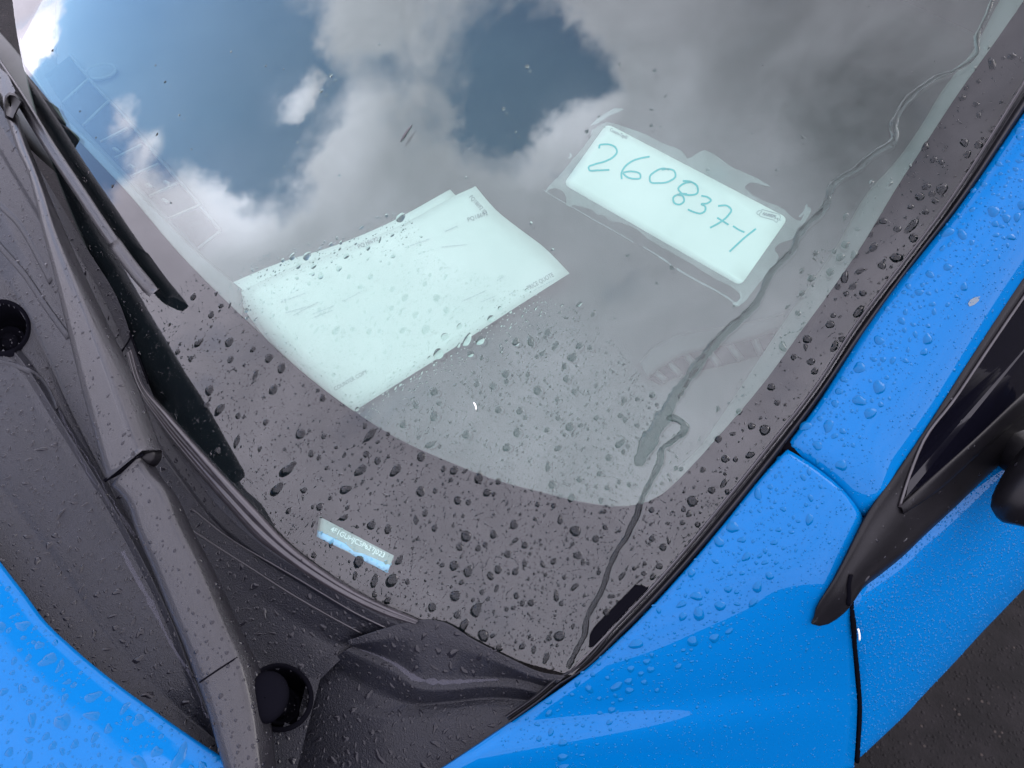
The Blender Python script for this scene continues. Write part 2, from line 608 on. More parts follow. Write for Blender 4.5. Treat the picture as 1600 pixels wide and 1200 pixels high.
# ================================================================== the car
car = bpy.data.objects.new('car', None)
COL.objects.link(car)
car.empty_display_size = 0.3
car.location = (-0.45, 0.6, 0.0)
ORIGIN[car] = np.array([-0.45, 0.6, 0.0])
label(car, 'bright blue rain-wet car seen across the driver-side corner of its windshield', 'car')

KEEP = []                                        # surfaces the rain lies on

# ---- glass outline in (s, t)
BOT = np.array([(0.236, -0.178), (0.222, -0.184), (0.176, -0.208), (0.092, -0.238), (0.006, -0.272), (-0.098, -0.297), (-0.204, -0.312),
                (-0.330, -0.309), (-0.420, -0.292), (-0.494, -0.270), (-0.663, -0.230), (-0.885, -0.176), (-1.13, -0.105), (-1.45, 0.01), (-1.70, 0.12), (-2.0, 0.28)])
RIGHT_PX = [(890, 1052), (962, 977), (1034, 901), (1142, 771), (1202, 697), (1276, 603), (1339, 506), (1410, 413), (1465, 341), (1602, 131)]
RIGHT = ST(RIGHT_PX)
RIGHT = np.concatenate([RIGHT, [(0.222, 0.62), (0.212, 0.78)]])
outline = np.concatenate([resample(RIGHT + [0.003, 0], 40)[::1], [(-0.4, 0.83), (-1.85, 0.82), (-2.0, 0.5)], resample(BOT[::-1], 60)[:-2]])

CLEAR_PX = [(-60, -40), (20, 76), (60, 135), (104, 198), (200, 304), (280, 398), (342, 461), (400, 516), (470, 580), (550, 641), (622, 686), (700, 721), (760, 745), (850, 770),
            (920, 786), (965, 791), (1003, 786), (1033, 772), (1060, 748), (1085, 722), (1120, 683), (1200, 588), (1245, 525), (1300, 450), (1347, 381),
            (1400, 293), (1450, 216), (1500, 140), (1553, 66), (1640, -60)]
clear_st = ST(CLEAR_PX)
clear_st = clear_st[clear_st[:, 0] > -1.70]
clear = np.concatenate([resample(clear_st, 120), [(0.168, 0.72), (-0.4, 0.76), (-1.60, 0.72)]])

# ---- rain on the glass ------------------------------------------------------------------------------------------
def outline_shape(R, n, elong=1.0, ang=0.0, wob=0.08):
    th = np.linspace(0, math.tau, n, endpoint=False)
    p1, p2, p3 = RNG.uniform(0, math.tau, 3)
    r = 1 + wob * (np.cos(2 * th + p1) * 0.6 + np.cos(3 * th + p2) * 0.7 + np.cos(5 * th + p3) * 0.25)
    x, y = r * np.cos(th) * R * elong, r * np.sin(th) * R / math.sqrt(elong)
    # tear shape: one end slimmer
    tear = RNG.uniform(0, 0.18) * (elong > 1.15)
    y *= 1 - tear * x / (R * elong)
    c, s = math.cos(ang), math.sin(ang)
    return np.stack([x * c - y * s, x * s + y * c], -1)


def dome(out2, height, rings, power):
    """rounded drop over an outline: list of (xy, z) rings and a top point"""
    V = [np.column_stack([out2, np.zeros(len(out2))])]
    c = out2.mean(0)
    for f in rings:
        V.append(np.column_stack([c + (out2 - c) * f, np.full(len(out2), height * (1 - f ** power))]))
    V.append(np.array([[c[0], c[1], height]]))
    V = np.concatenate(V)
    n = len(out2); F = []
    for r in range(len(rings)):
        for k in range(n):
            k2 = (k + 1) % n
            F.append((r * n + k, r * n + k2, (r + 1) * n + k2, (r + 1) * n + k))
    top = len(V) - 1; b = len(rings) * n
    for k in range(n):
        F.append((b + k, b + (k + 1) % n, top))
    return V, F, n


def drop_detail(R):
    if R > 0.0030:
        return 18, (0.98, 0.92, 0.80, 0.58, 0.30), 2.2, 0.62
    if R > 0.0016:
        return 12, (0.97, 0.86, 0.62, 0.30), 2.1, 0.62
    if R > 0.0009:
        return 9, (0.93, 0.72, 0.36), 2.1, 0.6
    return 7, (0.85, 0.45), 2.1, 0.6


SPOTS = """840,610,15 812,642,12 871,624,9 897,612,10 932,603,8 975,624,10 996,623,8 1019,617,10 872,653,9 890,667,14 808,676,13 932,653,9 872,700,11e 856,729,12e 969,693,14e
951,715,11 863,757,13 905,749,10 937,740,9 949,762,9 967,753,8 983,757,8 893,778,13e 939,782,9 875,812,11e 899,830,17 931,842,11 946,824,9 820,852,11 865,790,9 803,820,14 840,788,9
1082,783,17 1112,766,11 1131,755,11e 1122,686,11 1133,717,12 1149,718,8 1172,711,12e 1174,666,11 1195,672,16 1155,643,10 1098,734,9 1056,731,7 1064,733,7 1018,797,9 1019,842,10 1036,855,11 1066,817,8 1090,820,9
427,609,16 504,622,12 469,678,17 506,682,9 486,709,11 498,715,9 538,711,8e 572,710,11 590,720,12 606,678,8 658,714,15 618,735,18e 678,650,15 693,733,10 709,735,14 748,746,18e 779,752,11 657,768,16
680,767,9 715,782,13 732,785,10 761,770,13 578,680,18e 606,827,14 650,812,12e 664,802,10 679,825,11 728,838,18 771,835,13 758,851,9 795,820,17 793,866,12 718,855,12 624,875,13e 560,878,18
537,809,12e 449,734,22e 432,765,20e 451,798,10e 475,766,11e 540,765,17e 728,679,14 678,612,14 792,699,14 672,695,14e 563,735,18e 580,821,14 499,792,12
612,907,20 585,908,16e 711,931,17 675,949,14 714,961,11 725,977,17e 755,993,18 744,953,20e 731,893,16 709,884,15 766,900,12 778,890,13 747,857,10 797,862,14 555,899,11e
805,893,11 820,880,10 865,877,10 882,902,8 869,931,12e 898,917,11e 830,942,11 833,956,14e 816,943,9 874,994,16 853,1028,12e 834,1015,10e 816,1010,10e 807,931,10 858,997,9 955,932,9e 972,900,10e 1006,896,8 1020,901,10e 948,957,12 1030,885,10 991,888,7
1380,345,11 1425,353,16e 1402,358,10 1427,372,12 1401,403,15 1321,382,12 1365,386,12e 1378,415,11 1343,424,10e 1320,433,14e 1313,402,12 1297,425,11 1268,435,11 1275,396,9 1309,448,9 1333,447,11e 1322,459,8 1348,458,10
1342,487,15e 1297,507,12 1302,493,8 1261,530,13 1316,530,10 1304,541,13e 1223,541,13e 1240,558,9 1267,565,11 1273,580,10 1205,605,11 1247,489,9 1253,458,9
1550,100,12e 1581,88,10 1504,153,9 1525,163,8 1507,223,11 1529,226,11 1446,229,11e 1512,241,10e 1459,250,9 1471,253,8 1447,291,11 1472,295,15 1437,307,12 1456,303,9 1461,314,9 1423,323,8 1446,331,9
302,464,11 330,492,11 358,535,15 360,562,11 277,550,9 298,561,9 345,478,9 385,485,8 395,546,10 399,585,13e 310,536,13e 327,610,16 322,634,13 343,640,17e 297,567,8 415,660,10 370,690,14e 340,705,12 372,650,10
770,603,12 745,600,10 686,630,9 650,634,10 653,640,13 779,640,12 630,663,13 825,585,9 885,592,11 894,558,15 868,540,13e 829,533,14e 856,519,12 806,534,14 847,552,9 882,572,10 839,557,8 921,603,13e 922,543,9 905,540,11
718,510,10 682,465,13 680,468,10 633,465,12 664,443,9 613,452,9 501,431,11 545,432,8 579,432,10 541,400,10 563,448,9 695,526,13 665,515,15 698,484,12 649,492,11 612,481,9 577,518,10 551,514,9 525,516,14e 629,516,11 750,532,15 685,553,18 735,553,11 767,498,12 744,529,14 790,584,13 730,531,17e 440,575,16 420,560,15
457,401,11 480,400,14 442,407,7 517,382,7 490,416,9 575,387,9 614,400,8 466,416,9 489,428,7 626,340,16 612,455,8 1050,418,8 1026,443,5 981,399,6 905,475,9e 927,490,9e 960,497,4
824,104,7 969,100,6 1023,110,7 1040,150,5 1018,171,5 1018,196,6 936,182,4 917,205,7 806,206,4 804,238,4 1103,207,3 1174,208,4 1106,265,6 829,349,6 1193,100,5 683,221,4 728,278,5 530,274,5 666,164,4 787,170,6 745,254,3 517,118,6
502,142,6 415,103,4 443,108,3 465,222,4 444,260,3 593,69,4 243,102,3 258,128,4 280,180,4 245,210,5 299,233,3 150,215,3 125,174,3 82,79,4 176,291,5 361,81,4 267,317,4 1255,215,5 1214,265,5 1362,285,7 863,390,5 1147,479,4"""

SWEPT = [(120, 240), (255, 462), (300, 426), (355, 434), (400, 404), (440, 384), (520, 370), (612, 328), (642, 344), (690, 405), (740, 425), (790, 428), (835, 458), (880, 474), (925, 500), (962, 540),
         (1000, 580), (1030, 640), (1060, 690), (1085, 690), (1110, 640), (1150, 590), (1195, 530), (1230, 465), (1262, 405), (1300, 362), (1345, 300), (1385, 268), (1420, 245), (1475, 165), (1540, 66), (1640, -80),
         (1640, -400), (-400, -400), (-400, -100)]

STREAK_A = [(1560, -30, 6), (1540, 28, 6), (1526, 58, 7), (1525, 85, 8), (1517, 93, 8), (1492, 110, 7), (1462, 121, 7), (1450, 129, 8), (1425, 148, 9), (1410, 165, 9), (1402, 180, 9), (1396, 196, 10), (1399, 211, 11), (1396, 221, 10), (1375, 233, 8), (1352, 250, 9),
            (1340, 262, 9), (1318, 274, 9), (1302, 287, 9), (1296, 300, 10), (1291, 319, 10), (1278, 335, 10), (1262, 349, 9), (1246, 370, 10), (1240, 388, 10), (1225, 404, 9), (1203, 428, 9), (1193, 450, 10), (1184, 470, 11), (1165, 491, 11), (1132, 520, 13), (1103, 553, 14),
            (1076, 590, 16), (1052, 622, 17), (1040, 645, 20), (1026, 668, 22), (1013, 690, 24), (1004, 708, 22), (999, 720, 16), (998, 728, 8)]
STREAK_B = [(1042, 655, 8), (1050, 653, 10), (1062, 657, 11), (1070, 667, 11), (1068, 675, 11), (1058, 683, 9), (1047, 692, 8), (1036, 699, 8), (1032, 708, 10), (1032, 718, 12), (1027, 731, 10), (1017, 751, 8), (1005, 775, 8), (999, 790, 8), (996, 803, 9), (986, 823, 8), (978, 841, 8), (966, 857, 8),
            (957, 875, 8), (950, 893, 8), (945, 910, 9), (938, 927, 8), (927, 946, 8), (919, 962, 8), (915, 976, 9), (914, 990, 9), (904, 1010, 8), (895, 1028, 8), (887, 1044, 7)]


def streak_outline(L, n):
    A = np.array(L, float)
    c = resample(np.column_stack([ST(A[:, :2]), A[:, 2] / 1000.0]), n)
    T = np.gradient(c[:, :2], axis=0); T /= np.linalg.norm(T, axis=1)[:, None]
    Nn = np.stack([-T[:, 1], T[:, 0]], -1)
    w = c[:, 2:3] * 0.33 * (1 + 0.12 * np.sin(np.arange(n) * 0.9)[:, None] + 0.12 * RNG.standard_normal((n, 1)))
    return c[:, :2], Nn, w


def streak_mesh(L, n, hk=0.62):
    c, Nn, w = streak_outline(L, n)
    prof = [(-1, 0), (-0.86, 0.42), (-0.55, 0.8), (0, 1), (0.55, 0.8), (0.86, 0.42), (1, 0)]
    V, F = [], []
    for x, z in prof:
        V.append(np.column_stack([c + Nn * w * x, np.minimum(w[:, 0] * hk, 0.0034) * z]))
    V = np.concatenate(V)
    for i in range(6):
        for k in range(n - 1):
            F.append((i * n + k, i * n + k + 1, (i + 1) * n + k + 1, (i + 1) * n + k))
    top = len(F)
    V = np.concatenate([V, V[:n], V[6 * n:7 * n]])
    for k in range(n - 1):                       # underside, facing the glass
        F.append((8 * n + k, 8 * n + k + 1, 7 * n + k + 1, 7 * n + k))
    poly = np.concatenate([c + Nn * w, (c - Nn * w)[::-1]])
    return V, F, top, poly


sa, sb = streak_mesh(STREAK_A, 150), streak_mesh(STREAK_B, 110, 0.85)
streak_polys = [sa[3], sb[3]]

cells = {}
CELL = 0.004
def free(c, R, gap=1.12):
    k = int(math.ceil((R + 0.009) / CELL))
    ix, iy = int(c[0] // CELL), int(c[1] // CELL)
    for i in range(ix - k, ix + k + 1):
        for j in range(iy - k, iy + k + 1):
            for (x, y, r) in cells.get((i, j), ()):
                if (x - c[0]) ** 2 + (y - c[1]) ** 2 < ((r + R) * gap) ** 2:
                    return False
    return True


def occupy(c, R):
    cells.setdefault((int(c[0] // CELL), int(c[1] // CELL)), []).append((c[0], c[1], R))


for sp in streak_polys:
    for q in sp[::2]:
        occupy(q, 0.0016)
    m = len(sp) // 2
    for q in (sp[:m] + sp[m:][::-1]) / 2:
        occupy(q, 0.003)
# pixel scale on the glass: metres per photograph pixel
def px_scale(px, py):
    a = on_h([(px, py)])[0]
    return float(np.linalg.norm(a - CAM_L)) / FPX


glass_drops = []                                 # centre (s,t), R, outline
def add_glass_drop(st, R, elong, ang, wob):
    if not free(st, R * max(1.0, elong * 0.85), 1.06):
        return
    n = drop_detail(R)[0]
    glass_drops.append((st, R, st + outline_shape(R, n, elong, ang, wob)))
    occupy(st, R * max(1.0, elong * 0.85))


for tok in SPOTS.split():
    e = tok.endswith('e')
    x, y, d = [float(v) for v in tok.rstrip('e').split(',')]
    R = d * 0.5 * px_scale(x, y) * 0.98
    add_glass_drop(ST([(x, y)])[0], R * (0.92 if e else 1.0), RNG.uniform(1.3, 1.7) if e else RNG.uniform(1.0, 1.16), math.pi / 2 + RNG.normal(0.1, 0.5), 0.10 if e else 0.06)

for count, r0, r1, wob in ((90, 0.0028, 0.0040, 0.14), (1500, 0.0016, 0.0028, 0.14), (9000, 0.0010, 0.0017, 0.12), (48000, 0.00055, 0.0010, 0.05)):
    P = np.column_stack([RNG.uniform(-120, 1760, count), RNG.uniform(-60, 1300, count)])
    st = ST(P)
    ok = inside(outline, st + 0) & ~inside(SWEPT, P)
    # thinner rain on the strip beside the pillar, and a peppering of fine drops where the wiper's arc ends
    strip = (P[:, 0] > 1060) & (P[:, 1] < 760)
    fine = r1 <= 0.0018
    ok &= ~(strip & (RNG.uniform(0, 1, count) < (0.72 if fine else 0.45)))
    for p in st[ok]:
        e = RNG.uniform(1.3, 2.0) if RNG.uniform() < (0.28 if not fine else 0.1) else RNG.uniform(1.0, 1.2)
        add_glass_drop(p, RNG.uniform(r0, r1) if r1 > 0.00105 else r0 + (r1 - r0) * RNG.uniform() ** 1.5, e, math.pi / 2 + RNG.normal(0.1, 0.5), wob)
# stray fine drops in the swept area
P = np.column_stack([RNG.uniform(0, 1600, 160), RNG.uniform(-40, 700, 160)])
for p in ST(P[inside(SWEPT, P)]):
    add_glass_drop(p, RNG.uniform(0.0004, 0.0008), 1.0, 0, 0.05)

margin = 0.004
inset = np.array(outline)
glass_drops = [d for d in glass_drops if inside(inset, d[2]).all()]

# ---- the glass itself: outer face (open where the drops wet it), inner face, rim
gv2, gf = cdt(outline, [d[2] for d in glass_drops] + streak_polys, 0.05)
iv2, if_ = cdt(outline, [], 0.05)
GT = 0.005
Vo, Vi = glass_pt(gv2, 0.0), glass_pt(iv2, -GT)
Fo = face_camera(Vo, gf); Fi = [tuple(reversed(f)) for f in face_camera(Vi, if_)]
rim_o, rim_i = glass_pt(outline, 0.0), glass_pt(outline, -GT)
nr = len(outline)
rimF = [(i, (i + 1) % nr, nr + (i + 1) % nr, nr + i) for i in range(nr)]
V, F = merge([(Vo, Fo), (Vi, Fi), (np.concatenate([rim_o, rim_i]), rimF)])
windshield = make('windshield', V, F, 'glass', car, smooth=True, orient=False)
# the plate window left open in the black border
VINW = [(495.5, 806), (613.5, 868), (603, 895), (492, 838)]
fv2, ff = cdt(outline, [clear, ST(VINW)], 0.03)
ceramic = make('ceramic_border', glass_pt(fv2, -GT * 0.6), ff, 'frit', windshield, thick=0.0003)

# ---- dashboard and what stands on it
def on_surf(pts, fun):
    pts = np.asarray(pts, float)
    d = ray_l(pts[:, 0], pts[:, 1])
    k = -CAM_L[2] / d[:, 2]
    for _ in range(40):
        p = CAM_L + k[:, None] * d
        k = (fun(p[:, 0], p[:, 1]) - CAM_L[2]) / d[:, 2]
    return CAM_L + k[:, None] * d


def dash_h(s, t):
    return bend(s) - 0.034 - 0.30 * np.maximum(t + 0.17, -0.05) - 0.25 * np.maximum(t - 0.42, 0) ** 1.2


def DASH(pts, up=0.0):
    return to_world(on_surf(pts, lambda s, t: dash_h(s, t) + up))


ss = np.linspace(-1.95, 0.235, 100)
bt = np.interp(ss, BOT[::-1, 0], BOT[::-1, 1]) + 0.012
rows = []
for w in np.linspace(0, 1, 26):
    t = bt * (1 - w) + (0.86 - 0.12 * (ss + 0.45) ** 2) * w
    rows.append(to_world(np.stack([ss, t, dash_h(ss, t)], -1)))
last = rows[-1]
for q in (0.02, 0.06, 0.12, 0.3):
    rows.append(last + np.array([0, q * 0.5 + 0.01, -q]))
G = np.stack(rows)
dashboard = make('dashboard', G.reshape(-1, 3), grid_faces(*G.shape[:2]), 'dash', car, thick=0.004)

# pale strips inside the glass edges: dash ledge lightened as if lit, pillar trim
strip_l = [(-20, 28), (40, 96), (104, 186), (150, 230), (207, 291), (265, 350), (300, 386), (345, 424), (380, 452)]
strip_r = [(-60, 60), (10, 120), (78, 212), (126, 256), (184, 318), (246, 381), (290, 424), (340, 470), (376, 496)]
A = loft([DASH(strip_l, 0.012), DASH(np.array(strip_l) + (-4, 4), 0.016), DASH(strip_r, 0.016), DASH(np.array(strip_r) + (-30, 22), 0.004)], 40, 3)
make('defroster_ledge', A.reshape(-1, 3), grid_faces(*A.shape[:2]), 'dash_light', car, thick=0.003)
pl_in = [(1640, -120), (1560, 10), (1520, 84), (1475, 142), (1440, 200), (1395, 262), (1360, 300), (1307, 390), (1237, 490), (1190, 560), (1130, 650), (1090, 705), (1050, 740)]
pl_out = [(1720, -60), (1640, 20), (1580, 100), (1530, 175), (1480, 250), (1430, 325), (1390, 385), (1335, 465), (1280, 545), (1225, 620), (1160, 700), (1110, 745), (1060, 775)]
pillar_h = lambda pts, h: H(pts, h)
A = loft([pillar_h(np.array(pl_in) + (-2, 0), -0.062), pillar_h(pl_in, -0.050), pillar_h((np.array(pl_in) * 0.5 + np.array(pl_out) * 0.5), -0.038), pillar_h(pl_out, -0.030)], 50, 3)
make('pillar_trim', A.reshape(-1, 3), grid_faces(*A.shape[:2]), 'dash_light', car, thick=0.003)

# long defroster outlet of the passenger side: dark slot, pale cross vanes, small bars painted pale for light showing through
slot_l = [(70, 118), (105, 172), (150, 221), (207, 281), (265, 341), (310, 388)]
slot_r = [(110, 86), (150, 135), (196, 183), (246, 244), (296, 300), (344, 360)]
A = loft([DASH(slot_l, 0.004), DASH(slot_r, 0.004)], 30, 2)
vent = make('defroster_vent', A.reshape(-1, 3), grid_faces(*A.shape[:2]), 'cabin', car, thick=0.003)
bars = [((98, 160), (140, 122)), ((130, 196), (172, 156)), ((157, 222), (200, 200)), ((180, 247), (222, 226)), ((204, 276), (248, 256)), ((233, 307), (278, 286)), ((263, 342), (316, 319)), ((310, 388), (345, 361))]
for a, b in bars:
    v, f = tube(resample([DASH([a], 0.010)[0], DASH([b], 0.010)[0]], 3), 0.0022, 6)
    make('vane', v, f, 'dash_light', vent)
for a in ((178, 232), (203, 258), (230, 288), (255, 312), (258, 284)):
    v, f = tube(resample([DASH([a], 0.008)[0], DASH([(a[0] + 8, a[1] + 5)], 0.008)[0]], 3), 0.0028, 6)
    make('clip', v, f, 'dash_light', vent)
v, f = tube(DASH(resample(slot_r, 20), 0.008), 0.003, 6)
make('vent_edge', v, f, 'dash', vent)

# oval speaker
th = np.linspace(0, math.tau, 40)
ell = np.stack([158 + 23 * np.cos(th), 112 + 11 * np.sin(th) - 3 * np.cos(th)], -1)
v, f = tube(DASH(ell, 0.006), 0.0028, 6)
speaker = make('dash_speaker', v, f, 'dash_light', car)
e2 = DASH(ell[:-1], 0.006); c2 = e2.mean(0) + dir_world([0, 0, 0.006])
make('speaker_grille', np.concatenate([e2, [c2]]), [(i, (i + 1) % 39, 39) for i in range(39)], 'dash', speaker)

# side demister outlet on the driver's side
arc_o = [(1000, 568), (1018, 548), (1045, 531), (1085, 519), (1130, 512), (1180, 503), (1225, 490)]
arc_i = [(1012, 590), (1034, 572), (1062, 556), (1100, 545), (1140, 537), (1185, 526), (1225, 512)]
arc_b = [(1030, 600), (1052, 590), (1085, 580), (1120, 572), (1160, 562), (1195, 552), (1230, 540)]
A = loft([DASH(arc_o, 0.004), DASH(arc_o, 0.014), DASH(arc_i, 0.012), DASH(arc_i, 0.002)], 30, 3)
dem = make('side_demister', A.reshape(-1, 3), grid_faces(*A.shape[:2]), 'dash', car, thick=0.002)
A = loft([DASH(arc_i, 0.002), DASH(arc_b, 0.002)], 30, 2)
make('demister_slot', A.reshape(-1, 3), grid_faces(*A.shape[:2]), 'cabin', dem, thick=0.002)
for q in np.linspace(0.08, 0.95, 7):
    i = q * (len(arc_i) - 1)
    a = [np.interp(i, range(7), [p[k] for p in arc_i]) for k in (0, 1)]
    b = [np.interp(i, range(7), [p[k] for p in arc_b]) for k in (0, 1)]
    v, f = tube(resample([DASH([a], 0.006)[0], DASH([b], 0.006)[0]], 3), 0.004, 6)
    make('vane', v, f, 'dash', dem)

# the dark cabin shell
x0, x1, y0, y1, z0_, z1_ = -2.02, 0.235, 0.35, 2.2, 0.45, 1.47
cv = [(x0, y0, z0_), (x1, y0, z0_), (x1, y1, z0_), (x0, y1, z0_), (x0, 0.72, z1_), (x1, 0.72, z1_), (x1, y1, z1_), (x0, y1, z1_), (x0, y0, 0.95), (x1, y0, 0.95)]
make('cabin_lining', cv, [(0, 1, 2, 3), (3, 2, 6, 7), (4, 5, 6, 7), (0, 3, 7, 4, 8), (1, 2, 6, 5, 9)], 'cabin', car, smooth=False, orient=False)

# roof panel behind the glass
rs = np.linspace(-1.95, 0.235, 40)
redge = glass_pt(np.column_stack([rs, np.full(40, 0.795)]), 0.004)
A = np.stack([redge + np.array([0, -0.01, -0.012]), redge, redge + np.array([0, 0.05, 0.022]), redge + np.array([0, 0.35, 0.075]), redge + np.array([0, 0.9, 0.09]), redge + np.array([0, 1.5, 0.04])])
A[2:, :, 2] -= 0.05 * (np.abs((rs + 0.86) / 1.1)) ** 6
make('roof', A.reshape(-1, 3), grid_faces(*A.shape[:2]), 'paint', car, thick=0.003)

# ---- identification plate under the glass
def GL(pts, h=-GT - 0.001):
    return H(pts, h)


VINP = [(497, 800), (620, 864), (606, 902), (484, 842)]
vp = GL(VINP, -GT - 0.004)
vin = make('identification_plate', vp, [(0, 1, 2, 3)], 'vin_plate', car, smooth=False, thick=0.001)
e_lo = [(482, 846), (493, 838), (520, 851), (545, 862), (556, 871), (566, 876), (585, 884), (606, 896)]
e_hi = [(487, 829), (495, 828), (522, 841), (540, 850), (553, 862), (567, 865), (588, 874), (612, 884)]
A = np.stack([GL(e_lo, -GT - 0.0032), GL(e_hi, -GT - 0.0032)])
make('plate_edge', A.reshape(-1, 3), grid_faces(2, 8), 'vin_edge', vin, smooth=False, thick=0.0004)
v, f = text_on('4F1GUHJC5P627J023', (515.5, 829.5), (599, 871.5), 8.2, lambda p: GL(p, -GT - 0.0031))
make('lettering', v, f, 'vin_text', vin, smooth=False)

# ---- rubber gasket along the pillar
gin = np.array([(790, 1120), (840, 1085), (875, 1056), (890, 1050), (962, 976), (1034, 900), (1142, 770), (1202, 695), (1275, 602), (1338, 505), (1409, 412), (1464, 340), (1595, 137), (1700, -30), (1790, -170)], float)
gout = np.array([(800, 1130), (852, 1092), (890, 1063), (902, 1056), (977, 990), (1060, 902), (1133, 817), (1203, 730), (1300, 598), (1326, 560), (1438, 402), (1488, 340), (1601, 178), (1716, 10), (1800, -120)], float)
gi = resample(gin, 80); 
# pair the outer edge by nearest progress
go = resample(gout, 80)
mid = lambda w: gi * (1 - w) + go * w
A = loft([H(gi + (-1.5, -1.5), -0.001), H(gi, 0.003), H(mid(0.12), 0.0035), H(mid(0.22), 0.0005), H(mid(0.34), -0.004), H(mid(0.5), -0.001), H(mid(0.66), 0.001), H(mid(0.8), -0.003), H(mid(0.93), -0.010), H(go + (3, 3), -0.016)], 110, 2)
make('windshield_gasket', A.reshape(-1, 3), grid_faces(*A.shape[:2]), 'rubber', car, keep=KEEP)
# light bead where the rubber meets the glass
v, f = tube(H(resample(gin[3:], 60) + (0.5, 0.5), 0.0025), 0.0011, 6)
make('gasket_bead', v, f, 'rubber_wet', car)
refl_px = [(992, 914), (1002, 914), (1013, 919), (985, 948), (955, 980), (926, 1011), (920, 1012), (921, 995), (924, 986), (931, 976)]  # flat black patch standing in for a dark reflection on the glass
p3 = H(refl_px, 0.0015)
make('painted_reflection', p3, [tuple(range(len(refl_px)))], 'matte_black', car, smooth=False, thick=0.0014)

def on_bvh(b, pts, off=0.0):
    out = []
    d = dir_world(ray_l(np.asarray(pts, float)[:, 0], np.asarray(pts, float)[:, 1]))
    last = None
    for q in d:
        q = Vector(q).normalized()
        hit = b.ray_cast(Vector(CAM_W), q)
        if hit[0] is None:
            nr_ = b.find_nearest(Vector(CAM_W) + q * (1.0 if last is None else last))
            hit = (nr_[0], nr_[1], 0, nr_[3])
        nn = hit[1] if hit[1].dot(q) < 0 else -hit[1]
        last = (hit[0] - Vector(CAM_W)).length
        out.append(np.array(hit[0]) + np.array(nn) * off)
    return np.array(out)



# ---- blue bodywork --------------------------------------------------------------------------------------------
Gp = [(1237, 688), (1275, 638), (1326, 558), (1376, 478), (1438, 401), (1488, 339), (1601, 177), (1716, 8), (1800, -130)]
Tp = [(1350, 803), (1364, 797), (1405, 731), (1465, 641), (1496, 592), (1551, 507), (1601, 432), (1720, 270), (1820, 130)]
TH = -0.050
Ga, Ta = resample(H(Gp, -0.005), 60), resample(H(np.array(Tp) + (4, 4), TH), 60)
outw = np.array([0.80, -0.10, -0.05])
def section(A, B, k=0.62, rise=0.010, N=13):
    """rounded shoulder from edge A over to edge B"""
    rows = []
    C = A * (1 - k) + B * k
    C[:, 2] = A[:, 2] * 0.86 + B[:, 2] * 0.14 + rise
    for w in np.linspace(0, 1, N):
        rows.append((1 - w) ** 2 * A + 2 * w * (1 - w) * C + w * w * B)
    return rows


rows = section(Ga, Ta, 0.60, 0.012)
rows = [Ga + np.array([-0.004, 0, -0.012]), Ga + np.array([-0.001, 0, -0.003])] + rows
P = np.stack(rows)
low = P[:, 0] + (P[:, 0] - P[:, 1]) * 0.15 + np.array([0, -0.006, -0.014])
P = np.concatenate([low[:, None], P], 1)
PILLAR = (P.reshape(-1, 3), grid_faces(*P.shape[:2]))
make('windshield_pillar', P.reshape(-1, 3), grid_faces(*P.shape[:2]), 'paint', car, thick=0.002, keep=KEEP)

Fa = [(1231, 702), (1203, 732), (1133, 818), (1061, 903), (977, 991), (902, 1057), (850, 1094), (800, 1128), (700, 1195), (590, 1262), (480, 1320)]
Fz_px = [(1350, 812), (1342, 850), (1333, 895), (1328, 935), (1329, 968), (1332, 1010), (1336, 1060), (1339, 1100), (1338, 1135), (1334, 1200)]
Fz_z = [1.046, 1.032, 1.012, 0.990, 0.962, 0.922, 0.872, 0.832, 0.798, 0.73]
Fz = Z(Fz_px, Fz_z)
A_ = resample(np.concatenate([H(Fa[:8], -0.004), H(Fa[8:], 0.012)]), 70)
B_ = resample(Fz, 70)
rows = section(A_, B_, 0.66, 0.002, 22)
rows = [A_ + np.array([-0.004, 0, -0.012]), A_ + np.array([-0.001, 0, -0.003])] + rows
P = np.stack(rows)
P[:, :, 2] -= 0
top = P[:, 0] + np.array([0, 0.006, -0.016])
top1 = P[:, 0] * 0.985 + P[:, 1] * 0.015 + np.array([0, 0.001, -0.0015])
P = np.concatenate([top[:, None], top1[:, None], P[:, 1:]], 1)
edge = P[-1] + np.array([-0.012, 0.002, -0.004])
P = np.concatenate([P, edge[None]], 0)
ext = [P[:, -1:] + np.array([0.010 * k, -0.16 * k, -0.006 * k * k]) for k in (1, 2, 3, 4)]   # the wing runs on forward
P = np.concatenate([P] + ext, 1)
fend_bvh = BVHTree.FromPolygons([tuple(v) for v in P.reshape(-1, 3)], grid_faces(*P.shape[:2]))
make('fender', P.reshape(-1, 3), grid_faces(*P.shape[:2]), 'paint', car, thick=0.002, keep=KEEP)

# door: top edge under the window moulding, belly, then tucked in below
Dt = [(1329, 928), (1350, 912), (1375, 892), (1425, 850), (1437, 838), (1500, 780), (1556, 727), (1602, 686), (1700, 596), (1830, 480)]
D0 = resample(Z(np.array(Dt) + (-4, -5), 0.992), 60)
fw = np.linspace(0, 1, 60)
def door_row(dz, dx, back=0.0):
    r = D0 + np.array([dx, -0.03 * (1 - 0), 0]) * 0 + np.array([dx, 0, dz])
    return r


prof = [(0.0, 0.0), (0.006, -0.004), (0.020, -0.018), (0.047, -0.060), (0.078, -0.115), (0.100, -0.170), (0.112, -0.220), (0.116, -0.262), (0.110, -0.31), (0.098, -0.38), (0.085, -0.47), (0.08, -0.6)]
P = np.stack([D0 + np.array([dx, 0, dz]) for dx, dz in prof])
